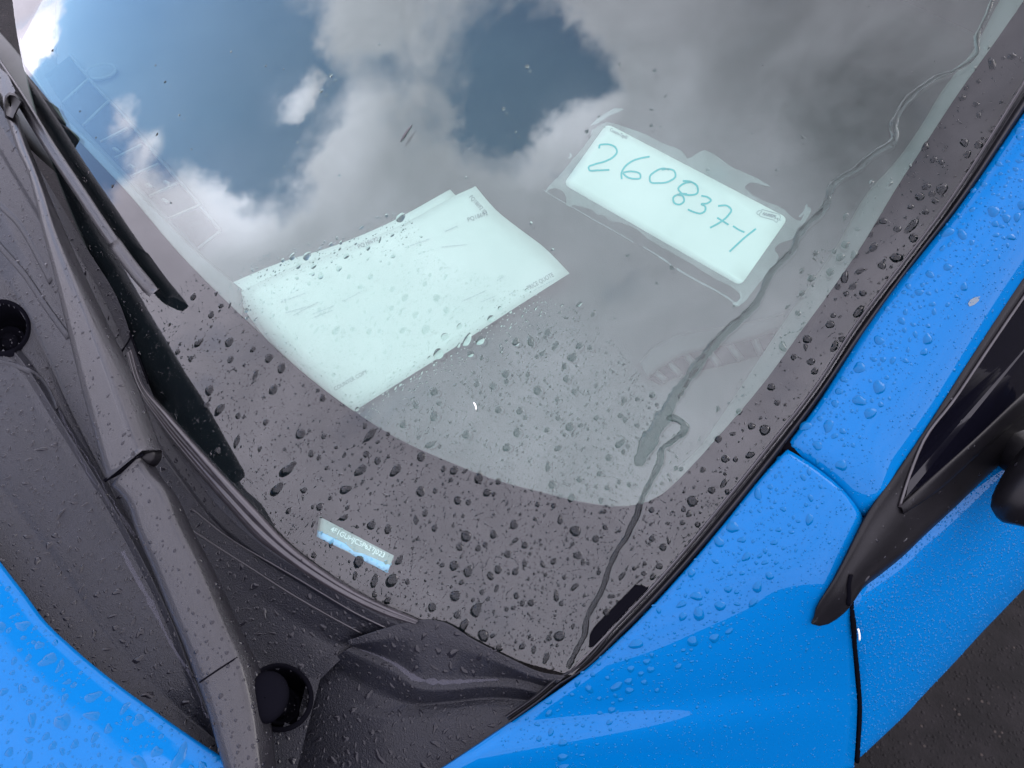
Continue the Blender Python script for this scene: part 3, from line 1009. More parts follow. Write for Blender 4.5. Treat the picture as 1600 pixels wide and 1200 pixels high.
# the door's front edge follows the gap line
gap_line = Z([(1333, 928), (1337, 958), (1341, 1010), (1346, 1060), (1349, 1100), (1347, 1135), (1344, 1190)], [0.992, 0.975, 0.925, 0.872, 0.832, 0.798, 0.74])
gl = gap_line[np.argsort(gap_line[:, 2])]
for i in range(len(prof)):
    z = P[i, 0, 2]
    y_edge = np.interp(z, gl[:, 2], gl[:, 1])
    x_edge = np.interp(z, gl[:, 2], gl[:, 0]) if z > gl[0, 2] else None
    y = P[i, :, 1]
    w = (y - y[0]) / (y[-1] - y[0])
    P[i, :, 1] = y_edge + w * (y[-1] - y_edge)
    if x_edge is not None:
        P[i, :, 0] += (x_edge - P[i, 0, 0]) * np.exp(-w * 9)
# edge folded inwards along the gap
fold = P[:, 0] + np.array([-0.010, -0.001, -0.002])
P = np.concatenate([fold[:, None], P], 1)
Gd = loft(list(P), 62, 3, along_smooth=False)
make('door', Gd.reshape(-1, 3), grid_faces(*Gd.shape[:2]), 'paint', car, thick=0.002, keep=KEEP)

# dark hollow behind the gaps between the panels
hol = np.concatenate([H([(1225, 690)], -0.014), H([(1290, 752)], -0.03), Z([(1352, 812)], 1.03)])
v, f = tube(resample(hol, 12), 0.010, 6)
make('pillar_gap', v, f, 'matte_black', car)
v, f = tube(resample(Z([(1330, 940), (1333, 965), (1336, 1010), (1341, 1060), (1344, 1100), (1343, 1135), (1339, 1190)], np.array([0.984, 0.966, 0.920, 0.868, 0.828, 0.794, 0.735])), 24), 0.0027, 6)
make('door_seal', v, f, 'matte_black', car)
v, f = merge([tube(resample(Z([(1341, 983), (1343, 992), (1343, 1000)], [0.955, 0.946, 0.938]), 6), 0.0010, 5)])
make('dried_speck', v, f, 'dirt', car)
sm = [(1512, 474), (1516, 468), (1524, 464), (1531, 463), (1529, 470), (1522, 476), (1514, 479)]
pb_ = BVHTree.FromPolygons([tuple(v) for v in PILLAR[0]], PILLAR[1])
make('dried_smear', on_bvh(pb_, sm, 0.0004), [tuple(range(7))], 'smear', car, smooth=False)

# ---- black window moulding, side glass, sill strip
up_px = np.array([(1268, 966), (1270, 953), (1300, 899), (1325, 849), (1350, 808), (1405, 730), (1465, 640), (1495, 592), (1550, 507), (1600, 432), (1720, 268), (1820, 128)], float)
up_z = np.concatenate([[1.004, 1.006, 1.022, 1.040, 1.052], H(up_px[5:], TH + 0.004)[:, 2]])
lo_px = np.array([(1284, 972), (1300, 963), (1326, 940), (1352, 911), (1376, 892), (1426, 850), (1438, 838), (1500, 780), (1555, 727), (1600, 688), (1700, 598), (1830, 482)], float)
U3, L3 = Z(up_px, up_z), Z(lo_px, [1.0] * 12)
fb = on_bvh(fend_bvh, np.vstack([up_px[:5], lo_px[:3], [(1265.5, 970.5)]]), 0.004)
U3 = np.vstack([fb[8:9], fb[:5], U3[5:]]); L3 = np.vstack([fb[8:9], fb[5:8], L3[3:]])
U3, L3 = resample(U3, 70), resample(L3, 70)
taper = np.clip(np.linspace(0, 8, 70), 0, 1)[:, None]
rows = [U3 + np.array([0, 0.0, -0.016]) * taper, U3 + np.array([0.001, 0, 0.002]) * taper]
for w in (0.2, 0.4, 0.6, 0.8):
    m = U3 * (1 - w) + L3 * w
    m[:, 2] += 0.010 * math.sin(math.pi * w) * taper[:, 0]
    rows.append(m)
rows += [L3 + np.array([0, 0, 0.002]) * taper, L3 + np.array([0.002, 0, -0.016]) * taper]
P = loft(rows, 70, 3, along_smooth=False)
trim = make('window_moulding', P.reshape(-1, 3), grid_faces(*P.shape[:2]), 'satin_black', car, thick=0.002, keep=KEEP)
tb = BVHTree.FromPolygons([tuple(v) for v in P.reshape(-1, 3)], grid_faces(*P.shape[:2]))


sg = [(1414, 776), (1420, 745), (1431, 717), (1443, 690), (1483, 637), (1540, 552), (1600, 466), (1700, 325), (1790, 200), (1800, 455), (1700, 535), (1600, 612), (1525, 685), (1470, 735)]
g3 = on_bvh(tb, resample(np.array(sg + [sg[0]]), 60)[:-1], 0.0012)
gc = g3.mean(0)
make('side_window', np.concatenate([g3, [gc]]), [(i, (i + 1) % len(g3), len(g3)) for i in range(len(g3))], 'side_glass', car, smooth=False, thick=0.001)
v, f = tube(on_bvh(tb, resample(np.array([(1404, 792), (1422, 735), (1445, 682), (1486, 628), (1540, 548), (1600, 460), (1700, 320), (1790, 195)]), 40), 0.001), 0.0016, 6)
make('window_bead', v, f, 'rubber_wet', car)
st_u = resample(np.array([(1404, 790), (1440, 758), (1525, 682), (1600, 612), (1700, 528), (1800, 445)]), 40)
st_l = resample(np.array([(1408, 802), (1450, 775), (1535, 700), (1600, 645), (1700, 560), (1800, 478)]), 40)
A = loft([on_bvh(tb, st_u, 0.0), on_bvh(tb, st_u + (0.5, 0.5), 0.0025), on_bvh(tb, st_u * 0.5 + st_l * 0.5, 0.0035), on_bvh(tb, st_l, 0.0025), on_bvh(tb, st_l + (0.5, 0.5), -0.001)], 40, 2)
make('window_sill_strip', A.reshape(-1, 3), grid_faces(*A.shape[:2]), 'satin_black', car, thick=0.001, keep=KEEP)
v, f = tube(on_bvh(tb, resample(np.array([(1329, 898), (1326, 912), (1326, 930), (1325, 944)]), 10), 0.0006), 0.0022, 5)
make('moulding_seam', v, f, 'matte_black', car)

# ---- door mirror (tip of its housing in view)
mo = np.array([(1556, 780), (1558, 764), (1566, 746), (1580, 722), (1600, 697), (1635, 664), (1690, 640), (1750, 650), (1785, 700), (1770, 760), (1720, 805), (1660, 818), (1600, 808), (1570, 800)], float)
mo = resample(np.vstack([mo, mo[0]]), 41)[:-1]
R0 = Z(mo, 1.05); cc = R0.mean(0)
rows = []
for f_, z_ in ((0.55, -0.040), (0.85, -0.030), (0.97, -0.015), (1.0, 0.0), (0.975, 0.013), (0.86, 0.028), (0.6, 0.040), (0.3, 0.046), (0.02, 0.048)):
    rows.append(cc + (R0 - cc) * f_ + np.array([0, 0, z_]))
V = np.concatenate(rows); n = 40
F = [(r * n + k, r * n + (k + 1) % n, (r + 1) * n + (k + 1) % n, (r + 1) * n + k) for r in range(len(rows) - 1) for k in range(n)]
F.append(tuple(range(n)))
mirror = make('door_mirror', V, F, 'satin_black', car, keep=KEEP)
v, f = tube(resample([cc + np.array([0, 0.01, -0.03]), cc + np.array([-0.05, 0.03, -0.05]), Z([(1700, 640)], 0.985)[0]], 8), 0.022, 10)
make('mirror_foot', v, f, 'satin_black', mirror)

# ---- hood
hp = [(-220, 560), (-140, 680), (-60, 796), (0, 880), (37, 928), (65, 966), (112, 1011), (175, 1063), (237, 1108), (272, 1133), (340, 1178), (430, 1232), (540, 1290)]
hz = [0.875, 0.880, 0.884, 0.887, 0.888, 0.889, 0.891, 0.895, 0.899, 0.902, 0.906, 0.911, 0.915]
E = resample(Z(hp, hz), 70)
rows = [E + np.array([0, -0.006, -0.022]), E + np.array([0, 0.0, -0.008]), E + np.array([0, -0.001, -0.002]), E + np.array([0, -0.004, 0.0002]), E + np.array([0, -0.012, 0.0012]), E + np.array([0, -0.05, 0.0005]), E + np.array([0.0, -0.15, -0.010]), E + np.array([0, -0.4, -0.055]), E + np.array([0, -0.75, -0.15])]
A = loft(rows, 70, 3)
make('hood', A.reshape(-1, 3), grid_faces(*A.shape[:2]), 'paint', car, thick=0.002, keep=KEEP)

# ---- cowl panel between hood and glass
N_ = 320
c0 = [(-60, 75), (0, 165), (60, 262), (135, 387), (185, 470), (212, 545), (250, 640), (305, 725), (362, 793), (430, 853), (500, 896), (560, 931), (640, 972), (668, 985)]
c1 = [(-80, 100), (-25, 190), (35, 290), (100, 400), (155, 500), (190, 575), (225, 655), (285, 745), (340, 815), (405, 868), (470, 908), (530, 945), (590, 975), (612, 984)]
c2 = [(-110, 140), (-60, 230), (0, 330), (60, 430), (110, 520), (150, 600), (190, 680), (245, 775), (300, 850), (370, 910), (430, 950), (490, 985), (530, 1005), (562, 1000)]
c3 = [(-140, 200), (-90, 290), (-40, 380), (30, 470), (70, 550), (110, 640), (150, 720), (200, 820), (250, 890), (310, 960), (370, 1010), (420, 1040), (470, 1060), (500, 1062)]
c4 = [(-170, 260), (-130, 350), (-80, 440), (-5, 520), (40, 572), (80, 635), (130, 715), (180, 798), (225, 880), (268, 970), (306, 1068), (345, 1150), (400, 1200), (450, 1230)]
c5 = [(-210, 360), (-170, 450), (-120, 560), (-60, 660), (-10, 740), (40, 810), (90, 880), (135, 950), (180, 1010), (225, 1060), (280, 1110), (330, 1150), (380, 1200), (430, 1250)]
c6 = [(-240, 470), (-200, 580), (-150, 680), (-70, 795), (-6, 885), (30, 935), (60, 972), (105, 1016), (150, 1055), (200, 1093), (255, 1130), (310, 1165), (370, 1205), (430, 1248)]
off = np.array
r0 = H(c0, 0.0005)
r1 = H(c1, 0.0)
rails = [r0, H(np.array(c0) * 0.55 + np.array(c1) * 0.45, 0.004), r1, H(np.array(c1) + (-3, 3), -0.004), Z(c2, 0.868), Z(c3, 0.852), Z(np.array(c4) + (8, -6), 0.858), Z(c4, 0.868), Z(np.array(c4) + (-8, 6), 0.859), Z(c5, 0.850), Z(c6, 0.856), Z(np.array(c6) + (-20, 16), 0.85)]
A = loft(rails, N_, 10, smooth=False)
FC = grid_faces(*A.shape[:2])
VC = A.reshape(-1, 3)
pxc = to_px(VC)
HOLE = [((436, 1090), 47), ((4, 512), 38)]
FC = [q for q in FC if all(np.linalg.norm(pxc[list(q)].mean(0) - np.array(c)) > r for c, r in HOLE)]
make('cowl_panel', VC, FC, 'plastic', car, keep=KEEP)
cow_bvh = BVHTree.FromPolygons([tuple(v) for v in A.reshape(-1, 3)], grid_faces(*A.shape[:2]))
for (cx, cy), r in HOLE:
    th = np.linspace(0, math.tau, 41)
    ring = on_bvh(cow_bvh, np.stack([cx + (r + 1) * np.cos(th), cy + (r + 1) * np.sin(th)], -1), 0.0)
    rows = [ring * 1.0 + np.array([0, 0, 0.001])]
    ctr = ring[:-1].mean(0)
    for f_, dz in ((1.16, -0.002), (1.10, 0.0025), (1.0, 0.003), (0.95, -0.001), (0.93, -0.03), (0.9, -0.06), (0.02, -0.062)):
        rows.append(ctr + (ring - ctr) * f_ + np.array([0, 0, dz]))
    Aw = np.stack(rows[1:])
    make('pivot_well', Aw.reshape(-1, 3), grid_faces(*Aw.shape[:2]), 'matte_black', car)
    rows = []
    for f_, dz in ((0.72, -0.06), (0.72, -0.040), (0.66, -0.034), (0.56, -0.034), (0.52, -0.038), (0.40, -0.038), (0.36, -0.031), (0.2, -0.030), (0.01, -0.030)):
        rows.append(ctr + np.array([-0.006, -0.004, 0]) + (ring - ctr) * f_ + np.array([0, 0, dz]))
    Aw = np.stack(rows)
    make('pivot_cap', Aw.reshape(-1, 3), grid_faces(*Aw.shape[:2]), 'matte_black', car, keep=KEEP)

# raised ribs of the cowl panel
for pts, rad, hh in (([(-30, 350), (0, 386), (40, 432), (72, 480), (107, 528)], 0.005, 0.0), ([(-40, 270), (-20, 300), (30, 350), (62, 405), (80, 440)], 0.006, -0.0005), ([(-40, 556), (0, 566), (25, 572), (58, 588), (75, 610), (88, 640)], 0.004, 0.0)):
    v, f = tube(on_bvh(cow_bvh, resample(np.array(pts, float), 30), hh), rad, 10, flat=0.28)
    make('cowl_rib', v, f, 'plastic', car)
for pts in ([(300, 795), (360, 842), (400, 866), (450, 895), (505, 928), (560, 960), (604, 981)], [(300, 828), (345, 858), (400, 893), (450, 925), (505, 957), (566, 990)]):
    v, f = tube(on_bvh(cow_bvh, resample(np.array(pts, float), 30), 0.0002), 0.0010, 6)
    make('cowl_seam', v, f, 'rubber_wet', car)
v, f = tube(on_bvh(cow_bvh, resample(np.array([(221, 496), (208, 520), (197, 540), (188, 552)], float), 10), 0.0002), 0.0012, 6)
make('cowl_joint', v, f, 'matte_black', car)

# scuffed highlight strips, their shine painted pale along the crests of the panel
def scuff_shine(b, px, w, parent=car):
    ww = resample(np.array(w, float)[:, None], len(px) * 5)[:, 0] * (1 + 0.25 * RNG.standard_normal(len(px) * 5))
    v, f = ribbon(px, np.maximum(ww, 1.0), lambda q: on_bvh(b, q, 0.0007))
    make('scuffed_highlight', v, f, 'scuff_shine', parent)


scuff_shine(cow_bvh, [(72, 592), (85, 625), (107, 674), (128, 712), (150, 748), (180, 795), (219, 851)], [2, 3, 4, 6, 9, 8, 4])
scuff_shine(cow_bvh, [(192, 862), (215, 905), (236, 942), (270, 1010), (304, 1064), (326, 1122)], [8, 8, 4, 4, 5, 4])

# soft lip between cowl and glass
li = [(206, 545), (223, 600), (260, 645), (296, 686), (346, 741), (402, 800), (450, 850), (498, 887), (560, 926), (610, 950), (654, 969)]
lo = [(196, 552), (210, 600), (250, 664), (312, 741), (362, 798), (402, 842), (436, 868), (490, 905), (553, 940), (605, 963), (648, 976)]
lm = (np.array(li) + np.array(lo)) / 2
A = loft([H(np.array(li) + (1, -1), -0.001), H(li, 0.004), H(np.array(li) * 0.7 + np.array(lo) * 0.3, 0.0075), H(lm, 0.0055), H(np.array(li) * 0.25 + np.array(lo) * 0.75, 0.0075), H(lo, 0.004), H(np.array(lo) + (-1, 1), -0.003)], 90, 2)
make('cowl_lip', A.reshape(-1, 3), grid_faces(*A.shape[:2]), 'rubber_wet', car, keep=KEEP)

# corner piece of the cowl with its pocket
e0 = [(543, 1001), (600, 982), (660, 968), (690, 971), (740, 999), (800, 1030), (845, 1050), (884, 1056)]
e1 = [(547, 1008), (586, 1002), (640, 992), (690, 996), (740, 1018), (800, 1044), (835, 1058), (872, 1066)]
e2 = [(552, 1010), (588, 1022), (626, 1040), (656, 1062), (700, 1064), (760, 1060), (810, 1062), (862, 1076)]
e3 = [(540, 1016), (575, 1032), (618, 1052), (652, 1074), (700, 1077), (760, 1072), (806, 1074), (852, 1086)]
e4 = [(505, 1040), (545, 1058), (600, 1085), (640, 1100), (700, 1098), (752, 1092), (795, 1092), (838, 1096)]
e5 = [(478, 1068), (530, 1092), (590, 1108), (645, 1112), (700, 1108), (750, 1102), (785, 1104), (822, 1110)]
e6 = [(468, 1110), (510, 1118), (560, 1116), (640, 1122), (700, 1122), (742, 1122), (770, 1124), (806, 1126)]
e7 = [(462, 1180), (510, 1185), (560, 1190), (620, 1195), (660, 1200), (700, 1195), (730, 1185), (770, 1165)]
e8 = [(462, 1280), (510, 1285), (560, 1285), (600, 1285), (640, 1280), (660, 1270), (690, 1250), (720, 1220)]
rails = [H(np.array(e0) + (0, 2), -0.010), H(e0, 0.004), H(e1, 0.002), H(e2, -0.014), H(e3, -0.012), H(e4, -0.026), H(e5, -0.022), H(e6, -0.018), H(e7, -0.012), H(e8, -0.006)]
A = loft(rails, 90, 6, smooth=False)
cap_bvh = BVHTree.FromPolygons([tuple(v) for v in A.reshape(-1, 3)], grid_faces(*A.shape[:2]))
scuff_shine(cap_bvh, [(562, 1014), (590, 1024), (622, 1040), (650, 1060), (680, 1065), (730, 1064), (780, 1062)], [2, 4, 6, 9, 7, 5, 3])
make('cowl_end_cap', A.reshape(-1, 3), grid_faces(*A.shape[:2]), 'plastic', car, keep=KEEP)

# ---- wiper blade
bx = resample(np.array([(-70, 6), (-20, 78), (30, 152), (75, 225), (125, 300), (172, 370), (208, 420), (240, 458)], float), 60)
hb = np.linspace(0.030, 0.026, 60)
T = np.gradient(bx, axis=0); T /= np.linalg.norm(T, axis=1)[:, None]
Nb = np.stack([T[:, 1], -T[:, 0]], -1)           # towards the right of the blade
wd_ = np.full(60, 9.0); wd_[-3:] = (9.0, 8.6, 7.4)
w2 = wd_[:, None]
ring = [H(bx - Nb * w2 * 1.0, hb - 0.012), H(bx - Nb * w2, hb - 0.004), H(bx - Nb * w2 * 0.75, hb), H(bx - Nb * w2 * 0.1, hb + 0.001), H(bx + Nb * w2 * 0.35, hb - 0.002), H(bx + Nb * w2 * 0.45, hb + 0.0005), H(bx + Nb * w2 * 0.85, hb - 0.0005), H(bx + Nb * w2 * 1.0, hb - 0.005), H(bx + Nb * w2 * 1.0, hb - 0.012)]
A = np.stack(ring)
F = grid_faces(len(ring), 60, True) + [tuple(i * 60 + 59 for i in range(len(ring))), tuple(i * 60 for i in range(len(ring)))[::-1]]
blade = make('wiper_blade', A.reshape(-1, 3), F, 'arm', car, keep=KEEP)
A = np.stack([H(bx - Nb * 3, hb - 0.011), H(bx - Nb * 1, 0.001), H(bx + Nb * 1, 0.001), H(bx + Nb * 3, hb - 0.011)])
make('blade_rubber', A.reshape(-1, 3), grid_faces(4, 60, True), 'rubber', blade, orient=True)
eb = bx[48:]; en = Nb[48:]; ew = wd_[48:, None] * 1.2; eh = hb[48:]
ring = [H(eb - en * ew, eh - 0.013), H(eb - en * ew, eh - 0.002), H(eb - en * ew * 0.7, eh + 0.002), H(eb + en * ew * 0.7, eh + 0.002), H(eb + en * ew, eh - 0.002), H(eb + en * ew, eh - 0.013)]
A = np.stack(ring)
make('blade_end_cap', A.reshape(-1, 3), grid_faces(6, 12, True) + [tuple(i * 12 + 11 for i in range(6)), tuple(i * 12 for i in range(6))[::-1]], 'arm', blade, keep=KEEP)

# ---- wiper arm
la = [(8, 180), (18, 208), (27, 235), (42, 267), (54, 310), (62, 345), (82, 420), (105, 515), (136, 640), (160, 725), (167, 749)]
ra = [(22, 172), (30, 196), (38, 222), (54, 262), (70, 306), (84, 352), (107, 410), (141, 491), (180, 592), (212, 680), (222, 704)]
rb = [(28, 180), (36, 204), (46, 230), (64, 272), (80, 312), (98, 352), (128, 420), (172, 512), (214, 600), (244, 680), (254, 706)]
ha = np.array([0.040, 0.042, 0.045, 0.048, 0.051, 0.054, 0.060, 0.068, 0.078, 0.085, 0.087])
n = 70
h1 = resample(ha[:, None], n)[:, 0]
la_, ra_, rb_ = resample(np.array(la, float), n), resample(np.array(ra, float), n), resample(np.array(rb, float), n)
mixp = lambda w: la_ * (1 - w) + ra_ * w
ring = [H(la_ + (2, 2), h1 - 0.026), H(la_, h1 - 0.004), H(mixp(0.06), h1 - 0.0005), H(mixp(0.3), h1 + 0.001), H(mixp(0.75), h1 + 0.0012), H(mixp(0.93), h1), H(ra_, h1 - 0.002), H(rb_ - (3, 3), h1 - 0.018), H(rb_, h1 - 0.026)]
A = np.stack(ring)
F = grid_faces(len(ring), n, True) + [tuple(i * n + n - 1 for i in range(len(ring))), tuple(i * n for i in range(len(ring)))[::-1]]
arm = make('wiper_arm', A.reshape(-1, 3), F, 'arm', car, keep=KEEP)

lh = [(171, 757), (196, 784), (212, 829), (242, 899), (262, 950), (286, 1006), (307, 1064), (322, 1105), (336, 1155), (362, 1240)]
rh = [(219, 712), (232, 735), (256, 762), (275, 808), (312, 884), (334, 935), (358, 990), (374, 1026), (392, 1088), (410, 1210)]
rl = [(240, 722), (252, 745), (276, 775), (300, 825), (338, 898), (362, 950), (386, 1002), (404, 1040), (418, 1095), (434, 1220)]
hh_ = np.array([0.083, 0.087, 0.090, 0.094, 0.100, 0.103, 0.106, 0.108, 0.109, 0.108])
h1 = resample(hh_[:, None], n)[:, 0]
la_, ra_, rb_ = resample(np.array(lh, float), n), resample(np.array(rh, float), n), resample(np.array(rl, float), n)
ring = [H(la_ + (2, 2), h1 - 0.03), H(la_, h1 - 0.004), H(mixp(0.05), h1 - 0.0005), H(mixp(0.35), h1 + 0.0015), H(mixp(0.75), h1 + 0.001), H(mixp(0.93), h1 - 0.001), H(ra_, h1 - 0.004), H(rb_ - (3, 3), h1 - 0.022), H(rb_, h1 - 0.03)]
A = np.stack(ring)
F = grid_faces(len(ring), n, True) + [tuple(i * n + n - 1 for i in range(len(ring))), tuple(i * n for i in range(len(ring)))[::-1]]
head = make('arm_head', A.reshape(-1, 3), F, 'arm', arm, keep=KEEP)
hb_ = BVHTree.FromPolygons([tuple(v) for v in A.reshape(-1, 3)], F)
v, f = tube(on_bvh(hb_, resample(np.array([(312, 1066), (340, 1047), (371, 1027)], float), 10), 0.0), 0.0009, 5)
make('head_seam', v, f, 'matte_black', arm)
v, f = tube(resample(np.concatenate([H([(164, 751), (194, 731), (224, 708)], 0.0815)]), 8), 0.0022, 6)
make('hinge_gap', v, f, 'matte_black', arm)
kn = H([(240, 714)], 0.062)[0]
v, f = tube(resample([kn, kn + dir_world([0, 0, 0.012]), kn + dir_world([0, 0, 0.016]), kn + dir_world([0, 0, 0.018])], 10), np.array([12, 12, 12, 12, 12, 12, 11, 9, 6, 2]) * 0.001, 14, up=[1, 0, 0])
make('hinge_knuckle', v, f, 'satin_black', arm)

# drum under the arm head, standing in the pivot well
dc = H([(414, 1090)], 0.0)[0]
rows = []
for rr_, hz_ in ((0.024, 0.030), (0.024, 0.078), (0.0235, 0.084), (0.021, 0.089), (0.016, 0.091), (0.008, 0.092), (0.0005, 0.092)):
    th = np.linspace(0, math.tau, 33)
    ctr_ = H([(414, 1090)], hz_)[0]
    rows.append(ctr_ + rr_ * (np.cos(th)[:, None] * np.array([1.0, 0, 0]) + np.sin(th)[:, None] * np.array([0, 0.97, 0.2])))
A = np.stack(rows)
make('pivot_drum', A.reshape(-1, 3), grid_faces(*A.shape[:2]), 'matte_black', arm, keep=KEEP)

# hook at the outer end of the arm: clip over the blade
ck = [(-60, 30), (-25, 75), (0, 107), (12, 116), (24, 142), (18, 156), (8, 182), (4, 150), (-30, 100), (-70, 52)]
top_ = H(ck, 0.046); bot_ = H(ck, 0.022)
nck = len(ck)
V = np.concatenate([top_, bot_]); F = [tuple(range(nck))] + [(i, (i + 1) % nck, nck + (i + 1) % nck, nck + i) for i in range(nck)] + [tuple(range(nck, 2 * nck))[::-1]]
make('arm_tip', V, F, 'arm', arm, smooth=False, keep=KEEP)
ck = [(8, 150), (14, 144), (24, 146), (36, 158), (28, 172), (20, 190), (8, 184), (5, 166)]
top_ = H(ck, 0.050); bot_ = H(ck, 0.018); mid_ = H((np.array(ck) - (19, 164)) * 0.8 + (19, 164), 0.053)
V = np.concatenate([mid_, top_, bot_]); q = len(ck)
F = [tuple(range(q))] + [(r * q + i, r * q + (i + 1) % q, (r + 1) * q + (i + 1) % q, (r + 1) * q + i) for r in range(2) for i in range(q)]
make('blade_clip', V, F, 'satin_black', arm)

# ================================================================== papers on the dashboard
def sheet(px_edges, up, n=14):
    """a sheet from its four edges (in order a-b, b-c, c-d, d-a), each a list of photograph points with a lift above the dashboard"""
    (ab, bc, cd, da) = [resample(np.array(e, float), n) for e in px_edges]
    cd, da = cd[::-1], da[::-1]                     # now ab and cd run the same way, da and bc run the same way
    u = np.linspace(0, 1, n)
    G = np.zeros((n, n, 3))
    for i, v in enumerate(u):
        for j, w in enumerate(u):
            G[i, j] = (ab[j] * (1 - v) + cd[j] * v) + (da[i] * (1 - w) + bc[i] * w) - ((ab[0] * (1 - w) + ab[-1] * w) * (1 - v) + (cd[0] * (1 - w) + cd[-1] * w) * v)
    flat = G.reshape(-1, 3)
    return DASH3(flat), grid_faces(n, n)


def DASH3(p3):
    lift = p3[:, 2]
    return to_world(on_surf(p3[:, :2], lambda s, t: dash_h(s, t) + lift))


PAPER_UP = 0.0
f1 = [[(362, 442, .014), (430, 413, .016), (520, 385, .018), (600, 352, .019), (703, 296, .020)], [(703, 296, .020), (750, 345, .012), (800, 400, .010), (832, 440, .006)],
      [(832, 440, .006), (740, 500, .004), (630, 570, .002), (530, 665, .0)], [(530, 665, .0), (470, 592, .004), (415, 528, .008), (385, 488, .012), (362, 442, .014)]]
V, F = sheet(f1, 0)
paper1 = make('paper_sheet', V, F, 'paper', smooth=True, thick=0.0002)
label(paper1, 'lower white sheet whose long edge faces the wiper, under the other sheet on the dashboard', 'paper', 'papers on the dashboard')
f2 = [[(376, 456, .020), (440, 424, .021), (530, 391, .022), (640, 345, .023), (712, 305, .025), (743, 291, .026)], [(743, 291, .026), (775, 328, .022), (815, 360, .020), (852, 388, .019), (874, 410, .017), (890, 427, .015)],
      [(890, 427, .015), (800, 484, .011), (690, 556, .008), (556, 641, .006), (535, 655, .006)], [(535, 655, .006), (480, 595, .009), (430, 540, .013), (400, 496, .017), (376, 456, .020)]]
V, F = sheet(f2, 0)
paper2 = make('paper_sheet', V, F, 'paper', smooth=True, thick=0.0002)
label(paper2, 'upper white quote sheet with a curled edge facing the numbered tag, on the dashboard', 'paper', 'papers on the dashboard')
pb1 = BVHTree.FromPolygons([tuple(v) for v in (np.array([v.co for v in paper1.data.vertices]) + ORIGIN[paper1])], [tuple(p.vertices) for p in paper1.data.polygons])
pb2 = BVHTree.FromPolygons([tuple(v) for v in (np.array([v.co for v in paper2.data.vertices]) + ORIGIN[paper2])], [tuple(p.vertices) for p in paper2.data.polygons])
on1 = lambda p: on_bvh(pb1, p, 0.0008)
on2 = lambda p: on_bvh(pb2, p, 0.0008)
for body, a, b, h, who, pl, mat in (('PQ18692', (561, 389), (592, 376), 6.5, paper2, on2, 'ink'), ('COUNTER COPY', (524, 611), (575, 583), 6.0, paper2, on2, 'ink'),
                                    ('PRICE QUOTE', (826, 454), (866, 432), 7.0, paper2, on2, 'ink'), ('PQ18692 ID', (733, 309), (757, 336), 6.5, paper2, on2, 'ink'), ('PQ18692', (732, 347), (763, 336), 6.5, paper2, on2, 'ink')):
    v, f = text_on(body, a, b, h, pl)
    make('lettering', v, f, mat, who, smooth=False)


def print_line(a, b, h, pl):
    """a line of print too small to read: short dashes of uneven length"""
    a, b = np.array(a, float), np.array(b, float)
    L = np.linalg.norm(b - a); e = (b - a) / L; nn = np.array([e[1], -e[0]])
    parts = []; x = 0.0
    while x < L:
        w = RNG.uniform(1.5, 5.5)
        q = np.array([a + e * x, a + e * min(x + w, L), a + e * min(x + w, L) + nn * h * RNG.uniform(0.7, 1), a + e * x + nn * h * RNG.uniform(0.7, 1)])
        parts.append((pl(q), [(0, 1, 2, 3)]))
        x += w + RNG.uniform(0.8, 1.8)
    return merge(parts)


for who, pl, lines in ((paper2, on2, [((440, 474), (448, 470), 3.2), ((451, 469), (478, 459), 1.6), ((447, 490), (478, 481), 1.8), ((459, 494), (498, 473), 1.8), ((489, 492), (522, 479), 1.6), ((492, 497), (520, 486), 1.6), ((536, 472), (566, 456), 1.4)]),
                       (paper2, on2, [((633, 388), (673, 374), 1.6), ((696, 363), (716, 354), 2.0), ((690, 387), (730, 383), 1.4), ((722, 472), (760, 455), 1.4), ((752, 473), (776, 463), 1.4), ((776, 440), (790, 432), 1.6), ((796, 462), (806, 456), 2.2), ((834, 455), (868, 437), 1.4)])):
    for a, b, h in lines:
        v, f = print_line(a, b, h, pl)
        make('print_line', v, f, 'ink_faint', who, smooth=False)

# ================================================================== numbered tag stuck inside the glass
def tz(pts):
    p = np.array(pts, float)
    return np.column_stack([840 + p[:, 0] / 3.636, 160 + p[:, 1] / 3.636])


def round_poly(P, r, n=6):
    P = np.array(P, float); out = []
    for i in range(len(P)):
        a, b, c = P[i - 1], P[i], P[(i + 1) % len(P)]
        u = (a - b) / np.linalg.norm(a - b); v = (c - b) / np.linalg.norm(c - b)
        p, q = b + u * r, b + v * r
        for w in np.linspace(0, 1, n):
            out.append((1 - w) ** 2 * p + 2 * w * (1 - w) * b + w * w * q)
    return np.array(out)


